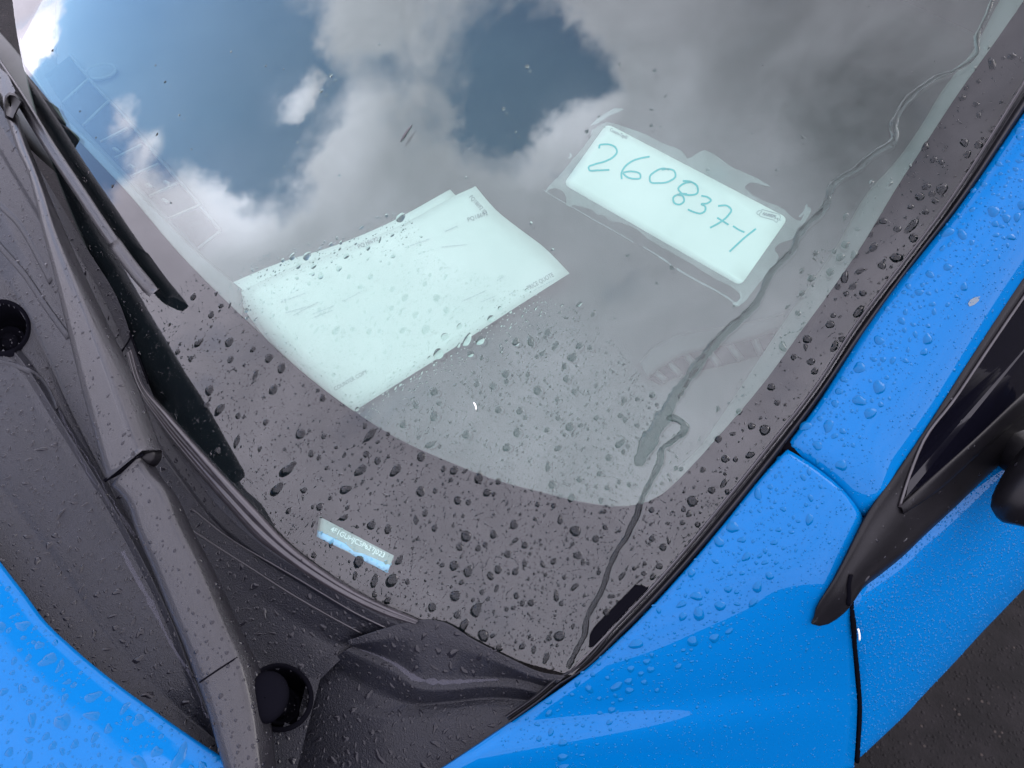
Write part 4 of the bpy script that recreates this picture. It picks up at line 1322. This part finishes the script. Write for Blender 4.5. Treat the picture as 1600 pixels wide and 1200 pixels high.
TAG = round_poly([(946, 188), (1231, 336.5), (1156, 443), (877.5, 283.5)], 11)
tv, tf = cdt(ST(TAG), [], 0.02)
tag = make('numbered_tag', glass_pt(tv, -GT - 0.0012), tf, 'tag', smooth=True, thick=0.0004)
label(tag, 'white adhesive tag hand-numbered 260837-1 stuck behind the windshield', 'tag')
film = [(300, 135), (390, 93), (480, 118), (580, 150), (700, 208), (820, 265), (848, 299), (870, 290), (925, 256), (1100, 346), (1310, 452), (1320, 460), (1280, 450), (1230, 436), (1190, 440), (1174, 460), (1210, 500), (1260, 530), (1330, 558), (1400, 592),
        (1440, 632), (1490, 655), (1515, 610), (1530, 573), (1552, 585), (1530, 640), (1490, 700), (1440, 760), (1380, 780), (1345, 820), (1365, 850), (1330, 930), (1255, 1010), (1152, 1135), (1130, 1150), (1100, 1128), (1130, 1118), (1152, 1085), (1120, 1050),
        (1000, 985), (900, 922), (800, 862), (700, 806), (600, 745), (560, 708), (500, 680), (440, 660), (400, 657), (372, 628), (330, 620), (296, 592), (250, 580), (200, 566), (165, 575), (150, 568), (152, 545), (150, 512), (122, 482), (82, 470), (30, 494), (58, 455), (105, 405), (165, 335), (225, 265), (285, 185)]
fo = resample(np.vstack([tz(film), tz(film[:1])]), 200)[:-1]
fo = fo + RNG.normal(0, 0.25, fo.shape)
fst = ST(fo)
v2, f2_ = cdt(fst, [], 0.03)
make('adhesive_film', glass_pt(v2, -GT - 0.0019), f2_, 'film', tag, thick=0.0002)
for pts, w in (([(240, 620), (330, 672), (420, 722), (545, 795)], 1.4), ([(600, 820), (690, 875), (760, 925)], 2.0), ([(790, 945), (900, 1010), (1000, 1062), (1080, 1110), (1130, 1150)], 3.0), ([(1130, 1150), (1156, 1110), (1150, 1070)], 2.4), ([(1530, 578), (1515, 620), (1488, 650)], 3.0),
               ([(302, 130), (350, 85), (440, 35)], 1.0), ([(690, 878), (740, 905)], 2.6), ([(30, 494), (90, 535), (150, 568), (240, 620)], 1.2), ([(180, 290), (192, 300), (176, 318)], 3.0)):
    v, f = ribbon(tz(pts), w, lambda p: H(p, -GT - 0.0003))
    make('film_edge', v, f, 'film_edge', tag, smooth=False)
flap = tz([(300, 132), (350, 88), (440, 32), (492, 36), (470, 50), (400, 80), (340, 122)])
make('film_flap', H(flap, -GT - 0.0003), [tuple(range(7))], 'film_edge', tag, smooth=False)
tagp = lambda p: H(p, -GT - 0.00085)
DIG = {'2': [[(350, 262), (352, 244), (378, 238), (410, 240), (440, 254), (451, 282), (430, 310), (385, 334), (318, 354), (290, 368), (292, 382), (340, 386), (408, 383)]],
       '6': [[(637, 308), (590, 316), (535, 335), (494, 368), (476, 405), (478, 436)], [(486, 398), (535, 392), (583, 410), (584, 428), (550, 434), (505, 422), (484, 402)]],
       '0': [[(748, 382), (715, 375), (672, 390), (637, 425), (640, 450), (690, 458), (748, 448), (783, 420), (776, 390), (742, 378), (705, 382)]],
       '8': [[(825, 446), (868, 450), (908, 480), (908, 514), (862, 526), (812, 512), (799, 492), (828, 462), (872, 452)], [(850, 520), (802, 522), (771, 541), (776, 570), (806, 580), (832, 560), (824, 532), (792, 524)]],
       '3': [[(930, 530), (968, 540), (985, 555), (962, 574), (930, 578), (952, 592), (952, 614), (930, 630), (890, 624), (853, 608)]],
       '7': [[(1025, 588), (1078, 588), (1100, 610), (1080, 645), (1030, 685), (980, 712)], [(1020, 655), (1085, 695)]],
       'dash': [[(1110, 702), (1140, 722), (1175, 738)]], '1': [[(1240, 718), (1180, 765), (1125, 815), (1090, 848)]]}
for key, strokes in DIG.items():
    parts = []
    for i, stt in enumerate(strokes):
        parts.append(ribbon(tz(stt), 2.9, (lambda hh: (lambda p: H(p, -GT - 0.00085 + hh)))(0.00004 * i)))
    v, f = merge(parts)
    make('handwritten_dash' if key == 'dash' else 'handwritten_digit', v, f, 'marker', tag, smooth=False)
v, f = text_on('Custom-Tags®', (952.5, 204.5), (979, 217.5), 5.4, tagp)
make('lettering', v, f, 'ink_dark', tag, smooth=False)
lz = lambda p: np.column_stack([1160 + np.array(p, float)[:, 0] / 16, 310 + np.array(p, float)[:, 1] / 16])
parts = [ribbon(lz(p), 0.9, tagp, N=n) for p, n in (([(490, 275), (930, 398)], 6), ([(440, 448), (800, 550)], 6), ([(490, 275), (470, 350), (430, 380), (440, 448)], 10), ([(930, 398), (950, 470), (905, 560)], 8), ([(460, 310), (400, 312), (366, 345), (366, 385), (400, 410), (430, 408)], 14),
                                                    ([(800, 560), (850, 600), (880, 560)], 8), ([(930, 540), (960, 540)], 4))]
parts += [ribbon(lz(p), 1.3, tagp) for p in ([(505, 410), (545, 350), (550, 425), (600, 365), (605, 440), (650, 385)], [(640, 450), (670, 395), (690, 460), (725, 400), (735, 475), (780, 425)], [(640, 385), (740, 405), (850, 440)], [(790, 480), (800, 440), (830, 490), (800, 520)], [(850, 495), (890, 500), (870, 545)])]
v, f = merge(parts)
make('logo', v, f, 'ink', tag, smooth=False)

# ================================================================== rain
def glass_frame(st):
    o = glass_pt(st[None], 0.0)[0]
    return o


paper_px = [(370, 442), (520, 392), (703, 305), (743, 295), (815, 362), (885, 427), (556, 636)]
def glass_drop_mesh(d):
    st, R, out = d
    n, rings, power, asp = drop_detail(R)
    flat = 1.0 if not inside(clear, st[None])[0] else 0.72 if inside(paper_px, to_px(glass_pt(st[None])))[0] else 0.95
    V, F, n = dome(out, R * asp * flat * RNG.uniform(0.85, 1.1), rings, power)
    W = to_world(np.column_stack([V[:, 0], V[:, 1], bend(V[:, 0]) + V[:, 2]]))
    F = list(F)
    under = len(F)
    m = len(W)
    W = np.concatenate([W, W[:n]])                # the wetted underside keeps its own flat rim
    F.append(tuple(range(m, m + n))[::-1])
    return W, F, under


def surf_frame(nrm):
    nrm = np.array(nrm, float)
    a = np.cross(nrm, [0.3, 0.2, 0.9]); a /= np.linalg.norm(a)
    return a, np.cross(nrm, a), nrm


def surf_drop_mesh(pos, nrm, R, elong, ang, wob, squash=1.0):
    n, rings, power, asp = drop_detail(R)
    V, F, n = dome(outline_shape(R, n, elong, ang, wob), R * asp * squash * 0.9, rings, power)
    a, b, c = surf_frame(nrm)
    W = np.array(pos) + V[:, :1] * a + V[:, 1:2] * b + (V[:, 2:3] - 0.00012) * c
    return W, F, None


# surfaces that carry rain besides the glass
sv, sf, sname = [], [], []
b = 0
for V, F, nm in KEEP:
    sv.append(V); sf.extend(tuple(i + b for i in q) for q in F); sname.extend([nm] * len(F)); b += len(V)
sv = np.concatenate(sv)
RAIN = BVHTree.FromPolygons([tuple(v) for v in sv], sf)
cells3 = {}
CELL3 = 0.005
def free3(p, R):
    k = int(math.ceil((R + 0.006) / CELL3)); c = [int(x // CELL3) for x in p]
    for i in range(c[0] - k, c[0] + k + 1):
        for j in range(c[1] - k, c[1] + k + 1):
            for l in range(c[2] - k, c[2] + k + 1):
                for q, r in cells3.get((i, j, l), ()):
                    if (q[0] - p[0]) ** 2 + (q[1] - p[1]) ** 2 + (q[2] - p[2]) ** 2 < (1.1 * (R + r)) ** 2:
                        return False
    return True


surf_drops = []
def rain_on(count, box, rr, names, elong=(1.0, 1.3), wob=0.12, squash=1.0, bias=1.5, poly=None, flow=None):
    x0, y0, x1, y1 = box
    P = np.column_stack([RNG.uniform(x0, x1, count), RNG.uniform(y0, y1, count)])
    if poly is not None:
        P = P[inside(poly, P)]
    D = dir_world(ray_l(P[:, 0], P[:, 1])); D /= np.linalg.norm(D, axis=1)[:, None]
    for d, p in zip(D, P):
        q = Vector(d)
        hit = RAIN.ray_cast(Vector(CAM_W), q)
        if hit[0] is None or sname[hit[2]] not in names:
            continue
        nn = np.array(hit[1]) * (1 if hit[1].dot(q) < 0 else -1)
        if -nn @ d < 0.05:
            continue
        if nn[2] < 0.85 and sname[hit[2]] == 'hood':
            continue
        R = rr[0] + (rr[1] - rr[0]) * RNG.uniform() ** bias
        e = RNG.uniform(*elong)
        if R > 0.0018:                            # keep clear of edges and seams
            fa, fb_, fc = surf_frame(nn)
            far = [RAIN.find_nearest(Vector(np.array(hit[0]) + (fa * math.cos(w) + fb_ * math.sin(w)) * R * e * 1.15))[3] for w in (0, 0.79, 1.57, 2.36, 3.14, 3.93, 4.71, 5.5)]
            if max(far) > 0.0009:
                continue
        if not free3(hit[0], R * e * 0.9):
            continue
        cells3.setdefault(tuple(int(x // CELL3) for x in hit[0]), []).append((tuple(hit[0]), R * e * 0.9))
        ang = RNG.uniform(0, math.pi) if flow is None else RNG.normal(flow, 0.5)
        surf_drops.append((np.array(hit[0]), nn, R, e, ang, wob, squash, sname[hit[2]]))


FULL = (-120, -60, 1760, 1300)
BLUE_TOP = [(800, 1128), (902, 1057), (1061, 903), (1203, 732), (1300, 600), (1440, 402), (1600, 178), (1720, 10), (1820, 60), (1640, 300), (1500, 480), (1400, 610), (1330, 700), (1260, 840), (1180, 950), (1060, 1060), (960, 1140), (900, 1220)]
rain_on(130, (-120, 800, 420, 1300), (0.0045, 0.0085), ('hood',), (1.0, 1.7), 0.2, 0.55)
rain_on(200, (-120, 800, 420, 1300), (0.003, 0.0045), ('hood',), (1.0, 1.6), 0.16, 0.7)
rain_on(1100, (-120, 800, 420, 1300), (0.0014, 0.0032), ('hood',), (1.0, 1.4), 0.12, 0.8)
rain_on(2500, (-120, 800, 420, 1300), (0.0005, 0.0014), ('hood',))
rain_on(2600, (780, -60, 1760, 1300), (0.0024, 0.0058), ('fender', 'windshield_pillar'), (1.0, 1.45), 0.11, 0.8, 1.6, BLUE_TOP)
rain_on(7000, (780, -60, 1760, 1300), (0.0010, 0.0022), ('fender', 'windshield_pillar'), (1.0, 1.4), 0.12, 0.8, 1.4, BLUE_TOP)
rain_on(22000, (780, -60, 1760, 1300), (0.0005, 0.0012), ('fender', 'windshield_pillar'), (1.0, 1.3), 0.06, 1.6, 2.0)
rain_on(900, (1000, 400, 1760, 1300), (0.0013, 0.0020), ('fender', 'windshield_pillar', 'door'), (1.0, 1.5), 0.1, 0.9, 1.6)
rain_on(26000, (1280, 560, 1760, 1300), (0.0006, 0.0015), ('door',), (1.0, 1.4), 0.06, 1.7, 2.0)
PL = ('cowl_panel', 'cowl_end_cap', 'pivot_cap')
rain_on(1300, (-120, 120, 900, 1300), (0.0026, 0.0046), PL, (1.0, 2.0), 0.24, 0.75, 1.7)
rain_on(7000, (-120, 120, 900, 1300), (0.0013, 0.0026), PL, (1.0, 1.8), 0.2, 0.8, 1.2)
rain_on(14000, (-120, 120, 900, 1300), (0.0005, 0.0013), PL, (1.0, 1.4), 0.1, 0.9)
AR = ('wiper_arm', 'arm_head', 'wiper_blade', 'blade_end_cap', 'arm_tip')
rain_on(1300, (-60, 60, 460, 1250), (0.0015, 0.0028), ('wiper_arm', 'arm_head', 'arm_tip'), (1.0, 1.5), 0.14, 0.8, 1.8)
rain_on(3500, (-60, 60, 460, 1250), (0.0005, 0.0014), AR, (1.0, 1.5), 0.12, 0.9, 1.4)
BK = ('window_moulding', 'window_sill_strip', 'door_mirror', 'windshield_gasket', 'cowl_lip')
rain_on(2600, (180, -60, 1760, 1300), (0.0005, 0.0013), BK, (1.0, 1.6), 0.14, 0.9, 1.6)
rain_on(130, (1260, 560, 1760, 1000), (0.0018, 0.0032), ('window_moulding', 'door_mirror'), (1.2, 2.4), 0.25, 0.7, 1.5)

WHERE = {'hood': ('raindrops on the hood', 'large raindrop lying on the blue hood in front of the cowl'),
         'fender': ('raindrops on the fender', 'large raindrop lying on the blue fender below the windshield pillar'),
         'windshield_pillar': ('raindrops on the pillar', 'large raindrop lying on the blue pillar beside the windshield'),
         'door': ('raindrops on the door', 'large raindrop lying on the blue door under the side window'),
         'cowl_panel': ('raindrops on the cowl', 'large raindrop lying on the black cowl panel between hood and windshield'),
         'cowl_end_cap': ('raindrops on the cowl end piece', 'large raindrop lying on the black end piece of the cowl by the fender'),
         'pivot_cap': ('raindrops on the wiper pivot', 'large raindrop lying on the black wiper pivot cap'),
         'arm': ('raindrops on the wiper', 'large raindrop lying on the black wiper arm'),
         'trim': ('raindrops on the side mouldings', 'large raindrop lying on the black moulding of the side window'),
         'border': ('raindrops on the black border below the papers', 'large dark raindrop on the curved black windshield border below the papers'),
         'strip': ('raindrops on the border strip along the pillar', 'large dark raindrop on the straight black border strip beside the blue pillar'),
         'plate': ('raindrops around the plate window', 'large dark raindrop on the black border around the small identification plate window'),
         'corner': ('raindrops in the lowest border corner', 'large dark raindrop on the black border in the lowest corner by the trickle'),
         'papers': ('raindrops over the papers', 'large clear raindrop on the windshield in front of the white papers'),
         'clear': ('raindrops on the clear windshield', 'large raindrop on the clear part of the windshield between papers and border')}
allr = []
clear_poly = clear
paper_px = [(370, 442), (520, 385), (703, 296), (743, 291), (815, 360), (890, 427), (556, 641)]
for d in glass_drops:
    P = glass_pt(d[0][None])[0]
    px = to_px(P[None])[0]
    zone = 'border' if not inside(clear_poly, d[0][None])[0] else ('papers' if inside(paper_px, px[None])[0] else 'clear')
    if zone == 'border':
        zone = 'strip' if px[0] > 1080 and px[1] < 800 else ('plate' if px[0] < 700 and px[1] > 770 else ('corner' if px[0] >= 700 and px[1] > 850 else 'border'))
    allr.append((d[1] / np.linalg.norm(P - CAM_W), zone, 'g', d, px))
for d in surf_drops:
    px = to_px(d[0][None])[0]
    zone = d[7]
    zone = {'wiper_arm': 'arm', 'arm_head': 'arm', 'wiper_blade': 'arm', 'blade_end_cap': 'arm', 'arm_tip': 'arm', 'window_moulding': 'trim', 'window_sill_strip': 'trim', 'door_mirror': 'trim', 'windshield_gasket': 'trim', 'cowl_lip': 'cowl_panel'}.get(zone, zone)
    allr.append((d[2] * math.sqrt(d[3]) / np.linalg.norm(d[0] - CAM_W), zone, 's', d, px))
vis = [i for i, a in enumerate(allr) if 0 < a[4][0] < 1600 and 0 < a[4][1] < 1200]
big = set(sorted(vis, key=lambda i: -allr[i][0])[:300])
bulk = {'border': [], 'clear': [], 'papers': [], 'paint': [], 'plastic': []}
for i, (sz, zone, kind, d, px) in enumerate(allr):
    if kind == 'g':
        V, F, under = glass_drop_mesh(d)
        fm = [0] * under + [1]
    else:
        V, F, under = surf_drop_mesh(*d[:7])
        fm = [0] * len(F)
    wet = 'drop_on_paint' if zone in ('hood', 'fender', 'windshield_pillar', 'door') else 'drop_on_black'
    if i in big:
        o = make('raindrop', V, F, None, mats=['water', 'water_base'] if kind == 'g' else [wet], fmat=fm, orient=False)
        label(o, WHERE[zone][1], 'raindrop', WHERE[zone][0])
    else:
        key = 'border' if zone in ('strip', 'plate', 'corner') else zone if zone in bulk else ('paint' if zone in ('hood', 'fender', 'windshield_pillar', 'door') else 'plastic')
        bulk[key].append((V, F, fm))
NAMES = {'border': 'fine raindrops sprinkled over the black border of the windshield', 'clear': 'fine raindrops sprinkled over the clear lower windshield', 'papers': 'fine raindrops on the glass above the white papers',
         'paint': 'fine raindrops sprinkled over the blue paintwork', 'plastic': 'fine raindrops sprinkled over the black cowl, wiper and mouldings'}
for key, lst in bulk.items():
    if not lst:
        continue
    V, F = merge([(a, b_) for a, b_, c in lst])
    fm = [x for a, b_, c in lst for x in c]
    o = make('rain_sprinkle', V, F, None, mats={'paint': ['drop_on_paint'], 'plastic': ['drop_on_black']}.get(key, ['water', 'water_base']), fmat=fm, orient=False)
    label(o, NAMES[key], 'raindrops', kind='stuff')

parts, fm = [], []
for V, F, top, poly in (sa, sb):
    W = to_world(np.column_stack([V[:, 0], V[:, 1], bend(V[:, 0]) + V[:, 2]]))
    up = dir_world([0, 0, 1])
    a, b_, c = W[F[5][0]], W[F[5][1]], W[F[5][2]]
    if np.cross(b_ - a, c - a) @ up < 0:
        F = [tuple(reversed(q)) for q in F]
    parts.append((W, F)); fm += [0] * top + [1] * (len(F) - top)
V, F = merge(parts)
trickle = make('water_trickle', V, F, None, mats=['water', 'water_base'], fmat=fm, orient=False)
label(trickle, 'long winding water trickle running down the windshield past the numbered tag', 'water trickle')

# small debris on the glass
v, f = tube(H(resample(np.array([(626, 221), (631, 213), (637, 204), (644, 195)], float), 10), 0.0008), np.array([3, 5, 7, 8, 7, 7, 6, 5, 4, 2]) * 0.00022, 6)
tw = make('twig_fragment', v, f, 'twig')
label(tw, 'tiny dark twig fragment stuck on the glass above the papers', 'twig')
v, f = tube(H(resample(np.array([(740, 629), (743, 634), (744, 641)], float), 8), 0.0008), np.array([2, 3, 4, 4, 3, 3, 2, 1]) * 0.00022, 6)
fl = make('white_fleck', v, f, 'dirt')
label(fl, 'tiny white fleck on the wet glass just right of the papers', 'fleck')
